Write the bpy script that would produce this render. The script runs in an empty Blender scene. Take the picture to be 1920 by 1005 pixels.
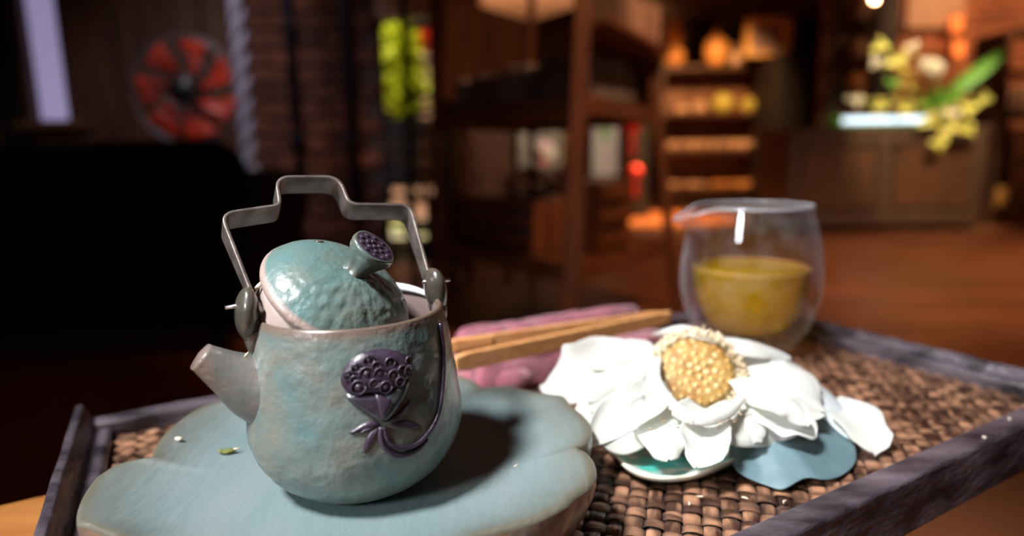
import bpy, bmesh, math, random
from mathutils import Vector, Matrix, noise
random.seed(7)
R = math.radians
PI = math.pi
scene = bpy.context.scene
COL = scene.collection

# ------------------------------------------------------------ camera, world, lights, exposure
F = 1157.0; PITCH = R(9.8); ROLL = R(0.87); HC = 0.565
cam_d = bpy.data.cameras.new('camera'); cam = bpy.data.objects.new('camera', cam_d); COL.objects.link(cam)
cam_d.sensor_width = 36; cam_d.lens = F * 36 / 1920; cam_d.clip_start = 0.01; cam_d.clip_end = 60
cp, sp, cr, sr = math.cos(PITCH), math.sin(PITCH), math.cos(ROLL), math.sin(ROLL)
fwd = Vector((0, cp, -sp)); up0 = Vector((0, sp, cp)); X = Vector((1, 0, 0))
rgt = X * cr - up0 * sr; upv = X * sr + up0 * cr
cam.matrix_world = Matrix(((rgt.x, upv.x, -fwd.x, 0), (rgt.y, upv.y, -fwd.y, 0), (rgt.z, upv.z, -fwd.z, HC), (0, 0, 0, 1)))
cam_d.dof.use_dof = True; cam_d.dof.focus_distance = 0.262; cam_d.dof.aperture_fstop = 3.2
scene.camera = cam
CAM = Vector((0, 0, HC))

world = bpy.data.worlds.new('world'); scene.world = world; world.use_nodes = True
bg = world.node_tree.nodes['Background']; bg.inputs[0].default_value = (0.72, 0.8, 1, 1); bg.inputs[1].default_value = 0.016

def look_at(o, loc, target):
    o.location = loc
    o.rotation_euler = (Vector(target) - Vector(loc)).to_track_quat('-Z', 'Y').to_euler()

def area(name, loc, target, size, energy, color, size_y=None):
    l = bpy.data.lights.new(name, 'AREA'); l.energy = energy; l.color = color; l.size = size
    if size_y: l.shape = 'RECTANGLE'; l.size_y = size_y
    o = bpy.data.objects.new(name, l); COL.objects.link(o); look_at(o, loc, target); return o

def spot(name, loc, target, energy, color, angle=60, blend=0.6, r=0.05):
    l = bpy.data.lights.new(name, 'SPOT'); l.energy = energy; l.color = color
    l.spot_size = R(angle); l.spot_blend = blend; l.shadow_soft_size = r
    o = bpy.data.objects.new(name, l); COL.objects.link(o); look_at(o, loc, target); return o

area('window_daylight', (-0.95, -0.46, 2.36), (0.03, 0.34, 0.42), 0.36, 3.3, (0.96, 0.97, 1.0)).data.spread = R(26)
area('side_window', (-1.07, -0.85, 1.25), (0.05, 0.38, 0.46), 0.22, 1.3, (0.9, 0.95, 1.0), 0.34).data.spread = R(50)
spot('fan_fill', (-1.15, 1.4, 2.3), (-1.45, 2.8, 0.85), 75, (0.95, 0.88, 1.0), 62, 0.7, 0.15)  # added spot to brighten fan, rope and brick; its source is unseen
spot('right_floor_fill', (2.7, 1.0, 2.35), (2.4, 2.8, 0.0), 330, (1, 0.66, 0.45), 62, 0.9, 0.2)  # added warm spot that brightens the right-hand floor
spot('far_floor_light', (3.2, 2.4, 2.4), (2.9, 3.9, 0.0), 130, (1, 0.6, 0.35), 60, 0.8, 0.2)
spot('shop_downlight', (1.7, 5.2, 2.35), (2.3, 7.2, 0.85), 420, (1, 0.55, 0.25), 50)
spot('floor_downlight', (1.9, 5.9, 2.4), (1.45, 6.0, 0), 1900, (1, 0.5, 0.16), 40)
spot('brick_downlight', (4.2, 3.9, 2.35), (4.3, 6.0, 1.6), 190, (1, 0.5, 0.24), 70)
spot('plant_downlight', (2.9, 3.3, 2.4), (3.05, 4.65, 0.95), 400, (1, 0.85, 0.6), 40)
spot('ceiling_uplight', (0.3, 6.8, 1.2), (0.3, 8.2, 2.5), 190, (1, 0.6, 0.35), 90)
spot('rack_downlight', (1.15, 0.75, 2.4), (0.5, 2.3, 0.3), 135, (1, 0.52, 0.25), 60)
spot('board_light', (0.75, 3.5, 2.3), (0.5, 4.9, 0.65), 210, (1, 0.8, 0.62), 64, 0.7)
sun = bpy.data.lights.new('sun', 'SUN'); sun.energy = 8; sun.angle = R(0.6); sun.color = (1, 0.95, 0.85)
sun_o = bpy.data.objects.new('sun', sun); COL.objects.link(sun_o); look_at(sun_o, (0, -3, 12), (0, 1.4, 0))

vs = scene.view_settings
vs.view_transform = 'Standard'; vs.look = 'None'; vs.gamma = 1; vs.use_curve_mapping = False; vs.exposure = 0.0

# ------------------------------------------------------------ pixel -> place helpers (1920 x 1005 frame)
def ray(x, y):
    u = (x - 960) / F; v = -(y - 502.5) / F
    return fwd + rgt * u + upv * v
def at_z(x, y, z):
    d = ray(x, y); return CAM + d * ((z - HC) / d.z)
def at_y(x, y, D):
    d = ray(x, y); return CAM + d * (D / d.y)

# ------------------------------------------------------------ materials
def mat(name, c1, c2=None, scale=20, rough=0.5, metal=0, bump=0.0, bscale=60, spec=0.5, detail=4,
        stretch=(1, 1, 1), coat=0, wear_shade=None, rnd=0.0, sss=0.0, lo=0.35, hi=0.65, sheen=0, trans=0, alpha=1, tl=0):
    m = bpy.data.materials.new(name); m.use_nodes = True
    nt = m.node_tree; N = nt.nodes; L = nt.links
    b = N['Principled BSDF']; out = N['Material Output']
    b.inputs['Roughness'].default_value = rough; b.inputs['Metallic'].default_value = metal
    b.inputs['Specular IOR Level'].default_value = spec
    b.inputs['Coat Weight'].default_value = coat; b.inputs['Coat Roughness'].default_value = 0.12
    if sheen: b.inputs['Sheen Weight'].default_value = sheen
    if sss:
        b.inputs['Subsurface Weight'].default_value = sss; b.inputs['Subsurface Scale'].default_value = 0.004
    tc = N.new('ShaderNodeTexCoord'); mp = N.new('ShaderNodeMapping'); mp.inputs['Scale'].default_value = stretch
    L.new(tc.outputs['Object'], mp.inputs['Vector'])
    vec = mp.outputs['Vector']
    if rnd:
        oi = N.new('ShaderNodeObjectInfo'); add = N.new('ShaderNodeVectorMath'); add.operation = 'ADD'
        L.new(vec, add.inputs[0])
        mul = N.new('ShaderNodeMath'); mul.operation = 'MULTIPLY'; mul.inputs[1].default_value = 37
        L.new(oi.outputs['Random'], mul.inputs[0]); L.new(mul.outputs[0], add.inputs[1]); vec = add.outputs[0]
    if c2 is None: c2 = c1
    nz = N.new('ShaderNodeTexNoise'); nz.inputs['Scale'].default_value = scale; nz.inputs['Detail'].default_value = detail
    L.new(vec, nz.inputs['Vector'])
    rp = N.new('ShaderNodeValToRGB'); e = rp.color_ramp.elements
    e[0].position = lo; e[1].position = hi; e[0].color = (*c1, 1); e[1].color = (*c2, 1)
    L.new(nz.outputs['Fac'], rp.inputs['Fac']); col = rp.outputs['Color']
    if rnd:
        hs = N.new('ShaderNodeHueSaturation'); mr = N.new('ShaderNodeMapRange')
        mr.inputs['To Min'].default_value = 1 - rnd; mr.inputs['To Max'].default_value = 1 + rnd
        L.new(oi.outputs['Random'], mr.inputs['Value']); L.new(mr.outputs[0], hs.inputs['Value'])
        L.new(col, hs.inputs['Color']); col = hs.outputs['Color']
    if wear_shade is not None:
        at = N.new('ShaderNodeAttribute'); at.attribute_name = 'wear_shade'
        n2 = N.new('ShaderNodeTexNoise'); n2.inputs['Scale'].default_value = 180; L.new(vec, n2.inputs['Vector'])
        ma = N.new('ShaderNodeMath'); ma.operation = 'MULTIPLY_ADD'; ma.inputs[1].default_value = 0.6
        L.new(n2.outputs['Fac'], ma.inputs[0]); ma.inputs[2].default_value = -0.3
        ad = N.new('ShaderNodeMath'); ad.operation = 'ADD'; ad.use_clamp = True
        mm = N.new('ShaderNodeMath'); mm.operation = 'MULTIPLY'
        L.new(at.outputs['Fac'], mm.inputs[0]); L.new(at.outputs['Fac'], ad.inputs[0])
        L.new(ma.outputs[0], mm.inputs[1]); L.new(mm.outputs[0], ad.inputs[1])
        mx = N.new('ShaderNodeMix'); mx.data_type = 'RGBA'
        L.new(ad.outputs[0], mx.inputs['Factor']); L.new(col, mx.inputs['A']); mx.inputs['B'].default_value = (*wear_shade, 1)
        col = mx.outputs['Result']
    L.new(col, b.inputs['Base Color'])
    if bump:
        nb = N.new('ShaderNodeTexNoise'); nb.inputs['Scale'].default_value = bscale; nb.inputs['Detail'].default_value = 3
        L.new(vec, nb.inputs['Vector'])
        bp = N.new('ShaderNodeBump'); bp.inputs['Strength'].default_value = bump; bp.inputs['Distance'].default_value = 0.3 / bscale
        L.new(nb.outputs['Fac'], bp.inputs['Height']); L.new(bp.outputs['Normal'], b.inputs['Normal'])
    if trans: b.inputs['Transmission Weight'].default_value = trans
    if tl:
        t = N.new('ShaderNodeBsdfTranslucent'); L.new(col, t.inputs['Color'])
        ms = N.new('ShaderNodeMixShader'); ms.inputs[0].default_value = tl
        L.new(b.outputs[0], ms.inputs[1]); L.new(t.outputs[0], ms.inputs[2]); L.new(ms.outputs[0], out.inputs['Surface'])
    return m

def emit(name, c, s):
    m = bpy.data.materials.new(name); m.use_nodes = True
    b = m.node_tree.nodes['Principled BSDF']; b.inputs['Base Color'].default_value = (*c, 1)
    b.inputs['Emission Color'].default_value = (*c, 1); b.inputs['Emission Strength'].default_value = s
    return m

M = {}
M['glaze'] = mat('celadon_glaze', (0.10, 0.165, 0.16), (0.175, 0.165, 0.135), 55, 0.36, bump=0.55, bscale=210, coat=0.2, wear_shade=(0.16, 0.115, 0.09), lo=0.3, hi=0.72)
M['glaze_lid'] = mat('hammered_lid_glaze', (0.085, 0.17, 0.165), (0.14, 0.155, 0.125), 38, 0.38, bump=0.5, bscale=300, coat=0.2, wear_shade=(0.34, 0.25, 0.215), lo=0.3, hi=0.7)
M['glaze_spout'] = mat('spout_glaze', (0.115, 0.12, 0.105), (0.18, 0.145, 0.13), 60, 0.36, bump=0.3, bscale=200, coat=0.25, wear_shade=(0.19, 0.14, 0.115))
M['glaze_knob'] = mat('knob_glaze', (0.075, 0.115, 0.10), (0.12, 0.115, 0.09), 90, 0.3, bump=0.3, bscale=200, coat=0.4)
M['clay'] = mat('bare_clay', (0.36, 0.27, 0.235), (0.42, 0.33, 0.29), 90, 0.75, bump=0.2, bscale=600)
M['inner'] = mat('inner_glaze', (0.20, 0.14, 0.13), (0.27, 0.2, 0.19), 40, 0.3, coat=0.4, wear_shade=(0.13, 0.09, 0.065))
M['lug'] = mat('lug_glaze', (0.045, 0.048, 0.038), (0.095, 0.07, 0.055), 80, 0.26, bump=0.3, bscale=250, coat=0.6)
M['plum'] = mat('plum_glaze', (0.026, 0.015, 0.03), (0.055, 0.036, 0.058), 120, 0.38, bump=0.4, bscale=300, coat=0.15)
M['plum_green'] = mat('plum_green_glaze', (0.04, 0.03, 0.045), (0.07, 0.09, 0.09), 100, 0.3, bump=0.4, bscale=300, coat=0.4)
M['bronze'] = mat('aged_bronze', (0.12, 0.095, 0.085), (0.22, 0.18, 0.16), 140, 0.42, metal=0.6, bump=0.15, bscale=500)
M['steel'] = mat('bright_steel', (0.6, 0.6, 0.65), None, 20, 0.25, metal=1)
M['plate'] = mat('plate_glaze', (0.140, 0.205, 0.208), (0.19, 0.23, 0.23), 30, 0.42, bump=0.45, bscale=260, stretch=(1, 0.3, 1), coat=0.1, wear_shade=(0.115, 0.105, 0.075), lo=0.3, hi=0.7)
M['plate_side'] = mat('plate_side_glaze', (0.22, 0.13, 0.085), (0.13, 0.15, 0.14), 45, 0.3, bump=0.3, bscale=150, coat=0.4, lo=0.45, hi=0.62)
M['porcelain'] = mat('white_porcelain', (0.75, 0.75, 0.76), None, 20, 0.2, coat=0.5)
M['traywood'] = mat('dark_tray_wood', (0.016, 0.012, 0.016), (0.15, 0.118, 0.135), 30, 0.36, bump=0.5, bscale=120, stretch=(0.6, 1.6, 3), coat=0.2, lo=0.36, hi=0.72)
M['cane'] = mat('woven_cane', (0.045, 0.018, 0.010), (0.33, 0.165, 0.092), 55, 0.33, bump=0.5, bscale=300, stretch=(0.45, 1.8, 1), rnd=0.45, wear_shade=(0.012, 0.006, 0.008), coat=0.2, lo=0.40, hi=0.58)
M['tablewood'] = mat('orange_table_wood', (0.34, 0.12, 0.028), (0.52, 0.21, 0.06), 14, 0.35, bump=0.1, bscale=80, stretch=(0.3, 3, 3))
M['bamboo'] = mat('bamboo', (0.62, 0.27, 0.09), (0.75, 0.38, 0.15), 60, 0.45, stretch=(0.2, 4, 4), bump=0.1, bscale=200)
M['towel'] = mat('mauve_towel', (0.14, 0.034, 0.05), (0.34, 0.10, 0.13), 60, 0.95, bump=0.9, bscale=500, sheen=0.4, lo=0.25, hi=0.6)
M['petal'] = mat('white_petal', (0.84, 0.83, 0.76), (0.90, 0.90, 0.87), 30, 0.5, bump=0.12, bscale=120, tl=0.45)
M['petal_shade'] = mat('shaded_white_petal', (0.62, 0.68, 0.70), (0.72, 0.76, 0.77), 30, 0.5, tl=0.25)  # copy of the white petal with bluish shade put into its colour
M['pod'] = mat('yellow_pod', (0.26, 0.12, 0.02), (0.42, 0.25, 0.07), 160, 0.6, bump=0.5, bscale=300)
M['seed'] = mat('pale_seed', (0.70, 0.50, 0.22), (0.80, 0.64, 0.38), 200, 0.6)
M['seed_tip'] = mat('orange_seed_tip', (0.62, 0.28, 0.02), None, 20, 0.5)
M['stamen'] = mat('cream_stamen', (0.58, 0.43, 0.25), (0.82, 0.70, 0.50), 200, 0.7)
M['stamen_dark'] = mat('browned_stamen', (0.10, 0.08, 0.03), (0.30, 0.22, 0.09), 200, 0.7)
M['stamen_brown'] = mat('brown_stamen', (0.22, 0.12, 0.06), (0.45, 0.3, 0.18), 200, 0.7)
M['leaf_blue'] = mat('blue_green_leaf', (0.075, 0.135, 0.155), (0.13, 0.205, 0.225), 24, 0.55, bump=0.3, bscale=150, lo=0.3, hi=0.7)
M['dish'] = mat('turquoise_dish_glaze', (0.05, 0.50, 0.42), (0.62, 0.68, 0.60), 50, 0.22, coat=0.5, wear_shade=(0.72, 0.66, 0.54), lo=0.42, hi=0.56)
M['crumb'] = mat('dry_crumb', (0.55, 0.42, 0.28), (0.8, 0.72, 0.6), 300, 0.8)
M['crumb_green'] = mat('green_crumb', (0.06, 0.07, 0.012), (0.22, 0.22, 0.05), 300, 0.8)
M['floor'] = mat('red_brown_floor', (0.16, 0.05, 0.018), (0.30, 0.105, 0.04), 2.5, 0.42, bump=0.2, bscale=14, stretch=(1, 2, 1), lo=0.3, hi=0.7)
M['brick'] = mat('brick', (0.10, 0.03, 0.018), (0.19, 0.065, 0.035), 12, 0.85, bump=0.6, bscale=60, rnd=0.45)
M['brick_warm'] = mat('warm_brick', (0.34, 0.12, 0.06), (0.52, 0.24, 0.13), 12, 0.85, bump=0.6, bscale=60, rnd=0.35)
M['mortar'] = mat('mortar', (0.045, 0.03, 0.024), (0.08, 0.055, 0.045), 20, 0.9)
M['darkwood'] = mat('dark_wood', (0.045, 0.017, 0.008), (0.10, 0.038, 0.016), 8, 0.5, bump=0.2, bscale=40, stretch=(3, 3, 0.4))
M['rackwood'] = mat('rack_wood', (0.11, 0.036, 0.013), (0.22, 0.075, 0.028), 8, 0.5, bump=0.2, bscale=40, stretch=(3, 3, 0.4))
M['midwood'] = mat('brown_wood', (0.13, 0.055, 0.022), (0.23, 0.10, 0.045), 6, 0.55, bump=0.2, bscale=30, stretch=(3, 3, 0.4), rnd=0.3)
M['plankwood'] = mat('old_plank_wood', (0.06, 0.024, 0.010), (0.12, 0.048, 0.02), 6, 0.6, bump=0.2, bscale=30, stretch=(3, 3, 0.4), rnd=0.3)
M['blackwood'] = mat('black_wood', (0.006, 0.004, 0.003), (0.014, 0.009, 0.007), 8, 0.6)
M['ceiling'] = mat('pale_ceiling_wood', (0.42, 0.25, 0.15), (0.5, 0.32, 0.2), 4, 0.7)
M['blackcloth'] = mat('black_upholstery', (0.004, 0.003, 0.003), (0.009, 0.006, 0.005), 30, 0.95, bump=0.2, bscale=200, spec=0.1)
M['red'] = mat('red_plastic', (0.75, 0.05, 0.012), (0.85, 0.08, 0.02), 10, 0.4, tl=0.4)
M['black'] = mat('black_plastic', (0.008, 0.008, 0.01), None, 10, 0.4)
M['wire'] = mat('grey_wire', (0.2, 0.19, 0.2), None, 10, 0.4, metal=0.6)
M['rope'] = mat('grey_lilac_rope', (0.30, 0.28, 0.36), (0.42, 0.40, 0.48), 30, 0.85, bump=0.5, bscale=120)
M['iron'] = mat('dark_iron', (0.012, 0.012, 0.016), (0.03, 0.03, 0.035), 30, 0.5, metal=0.5)
M['curtain'] = emit('daylit_window_pane', (0.31, 0.27, 0.46), 0.8)
M['foliage'] = mat('bright_foliage', (0.60, 0.66, 0.015), (0.80, 0.80, 0.04), 9, 0.6, tl=0.4)
M['redflower'] = mat('red_flower', (0.8, 0.06, 0.02), None, 9, 0.6, tl=0.3)
M['outwall'] = mat('pink_outdoor_wall', (0.40, 0.17, 0.12), (0.50, 0.27, 0.18), 3, 0.9)
M['outground'] = mat('pale_outdoor_ground', (0.42, 0.37, 0.25), (0.34, 0.36, 0.08), 3, 0.9)
M['book_a'] = mat('grey_book', (0.16, 0.15, 0.17), (0.30, 0.28, 0.29), 9, 0.7, rnd=0.6)
M['book_b'] = mat('pinkish_book', (0.40, 0.25, 0.2), (0.5, 0.34, 0.28), 9, 0.7, rnd=0.5)
M['orangegourd'] = mat('orange_gourd', (0.75, 0.30, 0.06), (0.85, 0.42, 0.12), 12, 0.45)
M['froth'] = mat('amber_froth', (0.85, 0.42, 0.08), (0.95, 0.68, 0.3), 200, 0.5, tl=0.4)
M['paleitem'] = mat('pale_snack', (0.62, 0.36, 0.2), (0.72, 0.48, 0.3), 30, 0.6, rnd=0.3)
M['yellowgreen'] = mat('yellow_green', (0.52, 0.44, 0.06), (0.6, 0.55, 0.12), 20, 0.5, rnd=0.2)
M['green'] = mat('leaf_green', (0.10, 0.30, 0.03), (0.2, 0.42, 0.05), 20, 0.5, tl=0.3)
M['greenbottle'] = mat('green_bottle', (0.05, 0.14, 0.02), None, 20, 0.3)
M['cream'] = mat('cream_flower', (0.72, 0.6, 0.42), (0.8, 0.7, 0.52), 30, 0.6, tl=0.2)
M['pink'] = mat('pink_flower', (0.75, 0.35, 0.45), (0.85, 0.6, 0.65), 60, 0.6, tl=0.2)
M['greypanel'] = mat('grey_green_panel', (0.22, 0.19, 0.14), (0.33, 0.3, 0.24), 5, 0.8)
M['palepanel'] = mat('pale_panel', (0.4, 0.36, 0.33), (0.5, 0.45, 0.4), 5, 0.8)
M['goldframe'] = mat('gold_frame', (0.68, 0.36, 0.08), (0.75, 0.45, 0.14), 9, 0.4)
M['redlantern'] = mat('red_lantern_paper', (0.75, 0.012, 0.012), None, 9, 0.5)
M['beige'] = mat('beige_board', (0.62, 0.42, 0.3), (0.68, 0.5, 0.36), 5, 0.7)
M['chest'] = mat('chest_wood', (0.05, 0.024, 0.012), (0.09, 0.042, 0.022), 6, 0.5, bump=0.2, bscale=30, stretch=(3, 3, 0.4))
M['chest_panel'] = mat('chest_panel_wood', (0.06, 0.022, 0.006), (0.09, 0.034, 0.01), 6, 0.5, stretch=(3, 3, 0.4))
M['sky_reflection'] = emit('painted_sky_reflection', (0.62, 0.82, 1.0), 1.5)
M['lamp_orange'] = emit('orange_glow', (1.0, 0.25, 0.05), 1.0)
M['lamp_cream'] = emit('cream_glow', (1.0, 0.85, 0.45), 0.9)

def thin_glass(name, tint, strength=0.6, rough=0.02):
    m = bpy.data.materials.new(name); m.use_nodes = True; nt = m.node_tree; N = nt.nodes; L = nt.links
    N.remove(N['Principled BSDF']); out = N['Material Output']
    t = N.new('ShaderNodeBsdfTransparent'); t.inputs[0].default_value = (*tint, 1)
    g = N.new('ShaderNodeBsdfGlossy'); g.inputs['Roughness'].default_value = rough
    lw = N.new('ShaderNodeLayerWeight'); lw.inputs['Blend'].default_value = 0.22
    mr = N.new('ShaderNodeMapRange'); mr.inputs['To Min'].default_value = 0.05; mr.inputs['To Max'].default_value = strength
    L.new(lw.outputs['Facing'], mr.inputs['Value'])
    x = N.new('ShaderNodeMixShader'); L.new(mr.outputs[0], x.inputs[0]); L.new(t.outputs[0], x.inputs[1]); L.new(g.outputs[0], x.inputs[2])
    L.new(x.outputs[0], out.inputs['Surface']); return m
M['glass'] = thin_glass('clear_glass', (0.97, 0.97, 0.98), 0.55)
def painted_edge_sheen():  # pale diffuse at grazing angles paints daylight reflections on the glass edges
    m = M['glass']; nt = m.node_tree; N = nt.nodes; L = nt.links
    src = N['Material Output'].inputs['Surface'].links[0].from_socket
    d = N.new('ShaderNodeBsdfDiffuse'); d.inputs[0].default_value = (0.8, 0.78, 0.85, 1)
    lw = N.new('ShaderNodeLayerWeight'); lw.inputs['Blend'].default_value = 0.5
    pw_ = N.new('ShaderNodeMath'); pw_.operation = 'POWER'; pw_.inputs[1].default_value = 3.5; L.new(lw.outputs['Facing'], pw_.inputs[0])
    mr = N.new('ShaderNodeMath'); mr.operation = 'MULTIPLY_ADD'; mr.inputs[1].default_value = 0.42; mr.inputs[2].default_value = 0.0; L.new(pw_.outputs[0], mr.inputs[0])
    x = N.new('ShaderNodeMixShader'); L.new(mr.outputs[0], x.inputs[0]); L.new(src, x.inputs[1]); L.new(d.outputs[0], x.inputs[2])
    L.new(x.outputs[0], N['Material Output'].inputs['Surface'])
painted_edge_sheen()
M['glass_in'] = thin_glass('misted_glass', (0.95, 0.95, 0.96), 0.35, 0.12)
def misted():
    m = M['glass_in']; nt = m.node_tree; N = nt.nodes; L = nt.links
    src = N['Material Output'].inputs['Surface'].links[0].from_socket
    d = N.new('ShaderNodeBsdfDiffuse'); d.inputs[0].default_value = (0.85, 0.85, 0.88, 1)
    t = N.new('ShaderNodeBsdfTranslucent'); t.inputs[0].default_value = (0.85, 0.85, 0.88, 1)
    a = N.new('ShaderNodeMixShader'); L.new(d.outputs[0], a.inputs[1]); L.new(t.outputs[0], a.inputs[2])
    nz = N.new('ShaderNodeTexNoise'); nz.inputs['Scale'].default_value = 60; tc = N.new('ShaderNodeTexCoord'); L.new(tc.outputs['Object'], nz.inputs['Vector'])
    mr = N.new('ShaderNodeMapRange'); mr.inputs['From Min'].default_value = 0.4; mr.inputs['From Max'].default_value = 0.7
    mr.inputs['To Min'].default_value = 0.0; mr.inputs['To Max'].default_value = 0.10; L.new(nz.outputs['Fac'], mr.inputs['Value'])
    x = N.new('ShaderNodeMixShader'); L.new(mr.outputs[0], x.inputs[0]); L.new(src, x.inputs[1]); L.new(a.outputs[0], x.inputs[2])
    L.new(x.outputs[0], N['Material Output'].inputs['Surface'])
misted()
M['glass_rim'] = thin_glass('thick_glass_rim', (0.9, 0.9, 0.92), 0.8, 0.1)
def painted_rim_highlight():  # diffuse white painted in for the highlights along the rim
    m = M['glass_rim']; N = m.node_tree.nodes; L = m.node_tree.links
    src = N['Material Output'].inputs['Surface'].links[0].from_socket
    d = N.new('ShaderNodeBsdfDiffuse'); d.inputs[0].default_value = (0.8, 0.8, 0.82, 1)
    x = N.new('ShaderNodeMixShader'); x.inputs[0].default_value = 0.3; L.new(src, x.inputs[1]); L.new(d.outputs[0], x.inputs[2]); L.new(x.outputs[0], N['Material Output'].inputs['Surface'])
painted_rim_highlight()
def tea_mat():
    m = bpy.data.materials.new('yellow_tea'); m.use_nodes = True; N = m.node_tree.nodes; L = m.node_tree.links
    N.remove(N['Principled BSDF'])
    t = N.new('ShaderNodeBsdfTransparent'); t.inputs[0].default_value = (0.88, 0.70, 0.10, 1)
    d = N.new('ShaderNodeBsdfDiffuse'); d.inputs[0].default_value = (0.95, 0.62, 0.01, 1)
    l = N.new('ShaderNodeBsdfTranslucent'); l.inputs[0].default_value = (0.98, 0.72, 0.01, 1)
    a = N.new('ShaderNodeMixShader'); L.new(d.outputs[0], a.inputs[1]); L.new(l.outputs[0], a.inputs[2])
    x = N.new('ShaderNodeMixShader'); x.inputs[0].default_value = 0.54; L.new(t.outputs[0], x.inputs[1]); L.new(a.outputs[0], x.inputs[2])
    g = N.new('ShaderNodeBsdfGlossy'); g.inputs['Roughness'].default_value = 0.08
    lw = N.new('ShaderNodeLayerWeight'); lw.inputs['Blend'].default_value = 0.12
    y = N.new('ShaderNodeMixShader'); L.new(lw.outputs['Fresnel'], y.inputs[0]); L.new(x.outputs[0], y.inputs[1]); L.new(g.outputs[0], y.inputs[2])
    L.new(y.outputs[0], N['Material Output'].inputs['Surface'])
    return m
M['tea'] = tea_mat()

# ------------------------------------------------------------ object helpers
def link(name, bm, m, parent=None, smooth=True, mods=None):
    me = bpy.data.meshes.new(name)
    bmesh.ops.recalc_face_normals(bm, faces=bm.faces)
    bm.to_mesh(me); bm.free()
    me.materials.append(M[m] if isinstance(m, str) else m)
    if smooth:
        for p in me.polygons: p.use_smooth = True
    o = bpy.data.objects.new(name, me); COL.objects.link(o)
    if parent is not None: o.parent = parent
    return o
def tag(o, label, cat, group=None):
    o['label'] = label; o['category'] = cat
    if group: o['group'] = group
    return o
def thing(name, label, cat, group=None, loc=(0, 0, 0)):
    o = bpy.data.objects.new(name, None); COL.objects.link(o); o.location = loc; o.empty_display_size = 0.05
    return tag(o, label, cat, group)
def struct(o): o['kind'] = 'structure'; return o
def solidify(o, t, off=0):
    s = o.modifiers.new('thickness', 'SOLIDIFY'); s.thickness = t; s.offset = off; return o
def bevel(o, w, seg=2):
    s = o.modifiers.new('bevel', 'BEVEL'); s.width = w; s.segments = seg; s.limit_method = 'ANGLE'; return o
def subsurf(o, n=1):
    s = o.modifiers.new('subsurf', 'SUBSURF'); s.levels = n; s.render_levels = n; return o

def add_box(bm, c, s, rot=None):
    mt = Matrix.Translation(Vector(c))
    if rot is not None: mt = mt @ rot
    mt = mt @ Matrix.Diagonal((*s, 1))
    bmesh.ops.create_cube(bm, size=1, matrix=mt)
def box(name, c, s, m, parent=None, bev=0.004, rot=None):
    bm = bmesh.new(); add_box(bm, c, s, rot); o = link(name, bm, m, parent, smooth=False)
    if bev: bevel(o, bev, 2)
    return o
def beam(name, a, b, w, d, m, parent=None, up=(0, 0, 1), bev=0.003):
    a, b = Vector(a), Vector(b); t = (b - a); ln = t.length; t.normalize()
    u = Vector(up)
    if abs(t.dot(u)) > 0.95: u = Vector((0, 1, 0))
    s = t.cross(u).normalized(); n = s.cross(t)
    rot = Matrix(((t.x, s.x, n.x), (t.y, s.y, n.y), (t.z, s.z, n.z))).to_4x4()
    return box(name, (a + b) / 2, (ln, w, d), m, parent, bev, rot)
def lathe_bm(prof, n=64, bm=None, c=(0, 0, 0), fn=None, close=True):
    """prof = [(r, z)]"""
    bm = bm or bmesh.new(); rings = []
    for k, (r, z) in enumerate(prof):
        ring = []
        if r < 1e-6:
            v = Vector((c[0], c[1], c[2] + z)); ring = [bm.verts.new(v)]
        else:
            for i in range(n):
                a = 2 * PI * i / n; p = Vector((r * math.cos(a), r * math.sin(a), z))
                if fn: p = fn(p, a, k)
                ring.append(bm.verts.new(Vector(c) + p))
        rings.append(ring)
    for r0, r1 in zip(rings, rings[1:]):
        for i in range(n):
            j = (i + 1) % n
            if len(r0) == 1 and len(r1) == 1: continue
            if len(r0) == 1: bm.faces.new((r0[0], r1[i], r1[j]))
            elif len(r1) == 1: bm.faces.new((r0[i], r0[j], r1[0]))
            else: bm.faces.new((r0[i], r0[j], r1[j], r1[i]))
    return bm
def smooth_prof(pts, n=6):
    out = []
    P_ = [Vector((p[0], p[1])) for p in pts]
    for i in range(len(P_) - 1):
        p0 = P_[max(i - 1, 0)]; p1 = P_[i]; p2 = P_[i + 1]; p3 = P_[min(i + 2, len(P_) - 1)]
        for k in range(n):
            t = k / n
            q = 0.5 * ((2 * p1) + (p2 - p0) * t + (2 * p0 - 5 * p1 + 4 * p2 - p3) * t * t + (3 * p1 - p0 - 3 * p2 + p3) * t ** 3)
            out.append((max(q.x, 0), q.y))
    out.append((P_[-1].x, P_[-1].y)); return out
def catmull(P_, n=8):
    P_ = [Vector(p) for p in P_]; out = []
    for i in range(len(P_) - 1):
        p0 = P_[max(i - 1, 0)]; p1 = P_[i]; p2 = P_[i + 1]; p3 = P_[min(i + 2, len(P_) - 1)]
        for k in range(n):
            t = k / n
            out.append(0.5 * ((2 * p1) + (p2 - p0) * t + (2 * p0 - 5 * p1 + 4 * p2 - p3) * t * t + (3 * p1 - p0 - 3 * p2 + p3) * t ** 3))
    out.append(P_[-1]); return out
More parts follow.
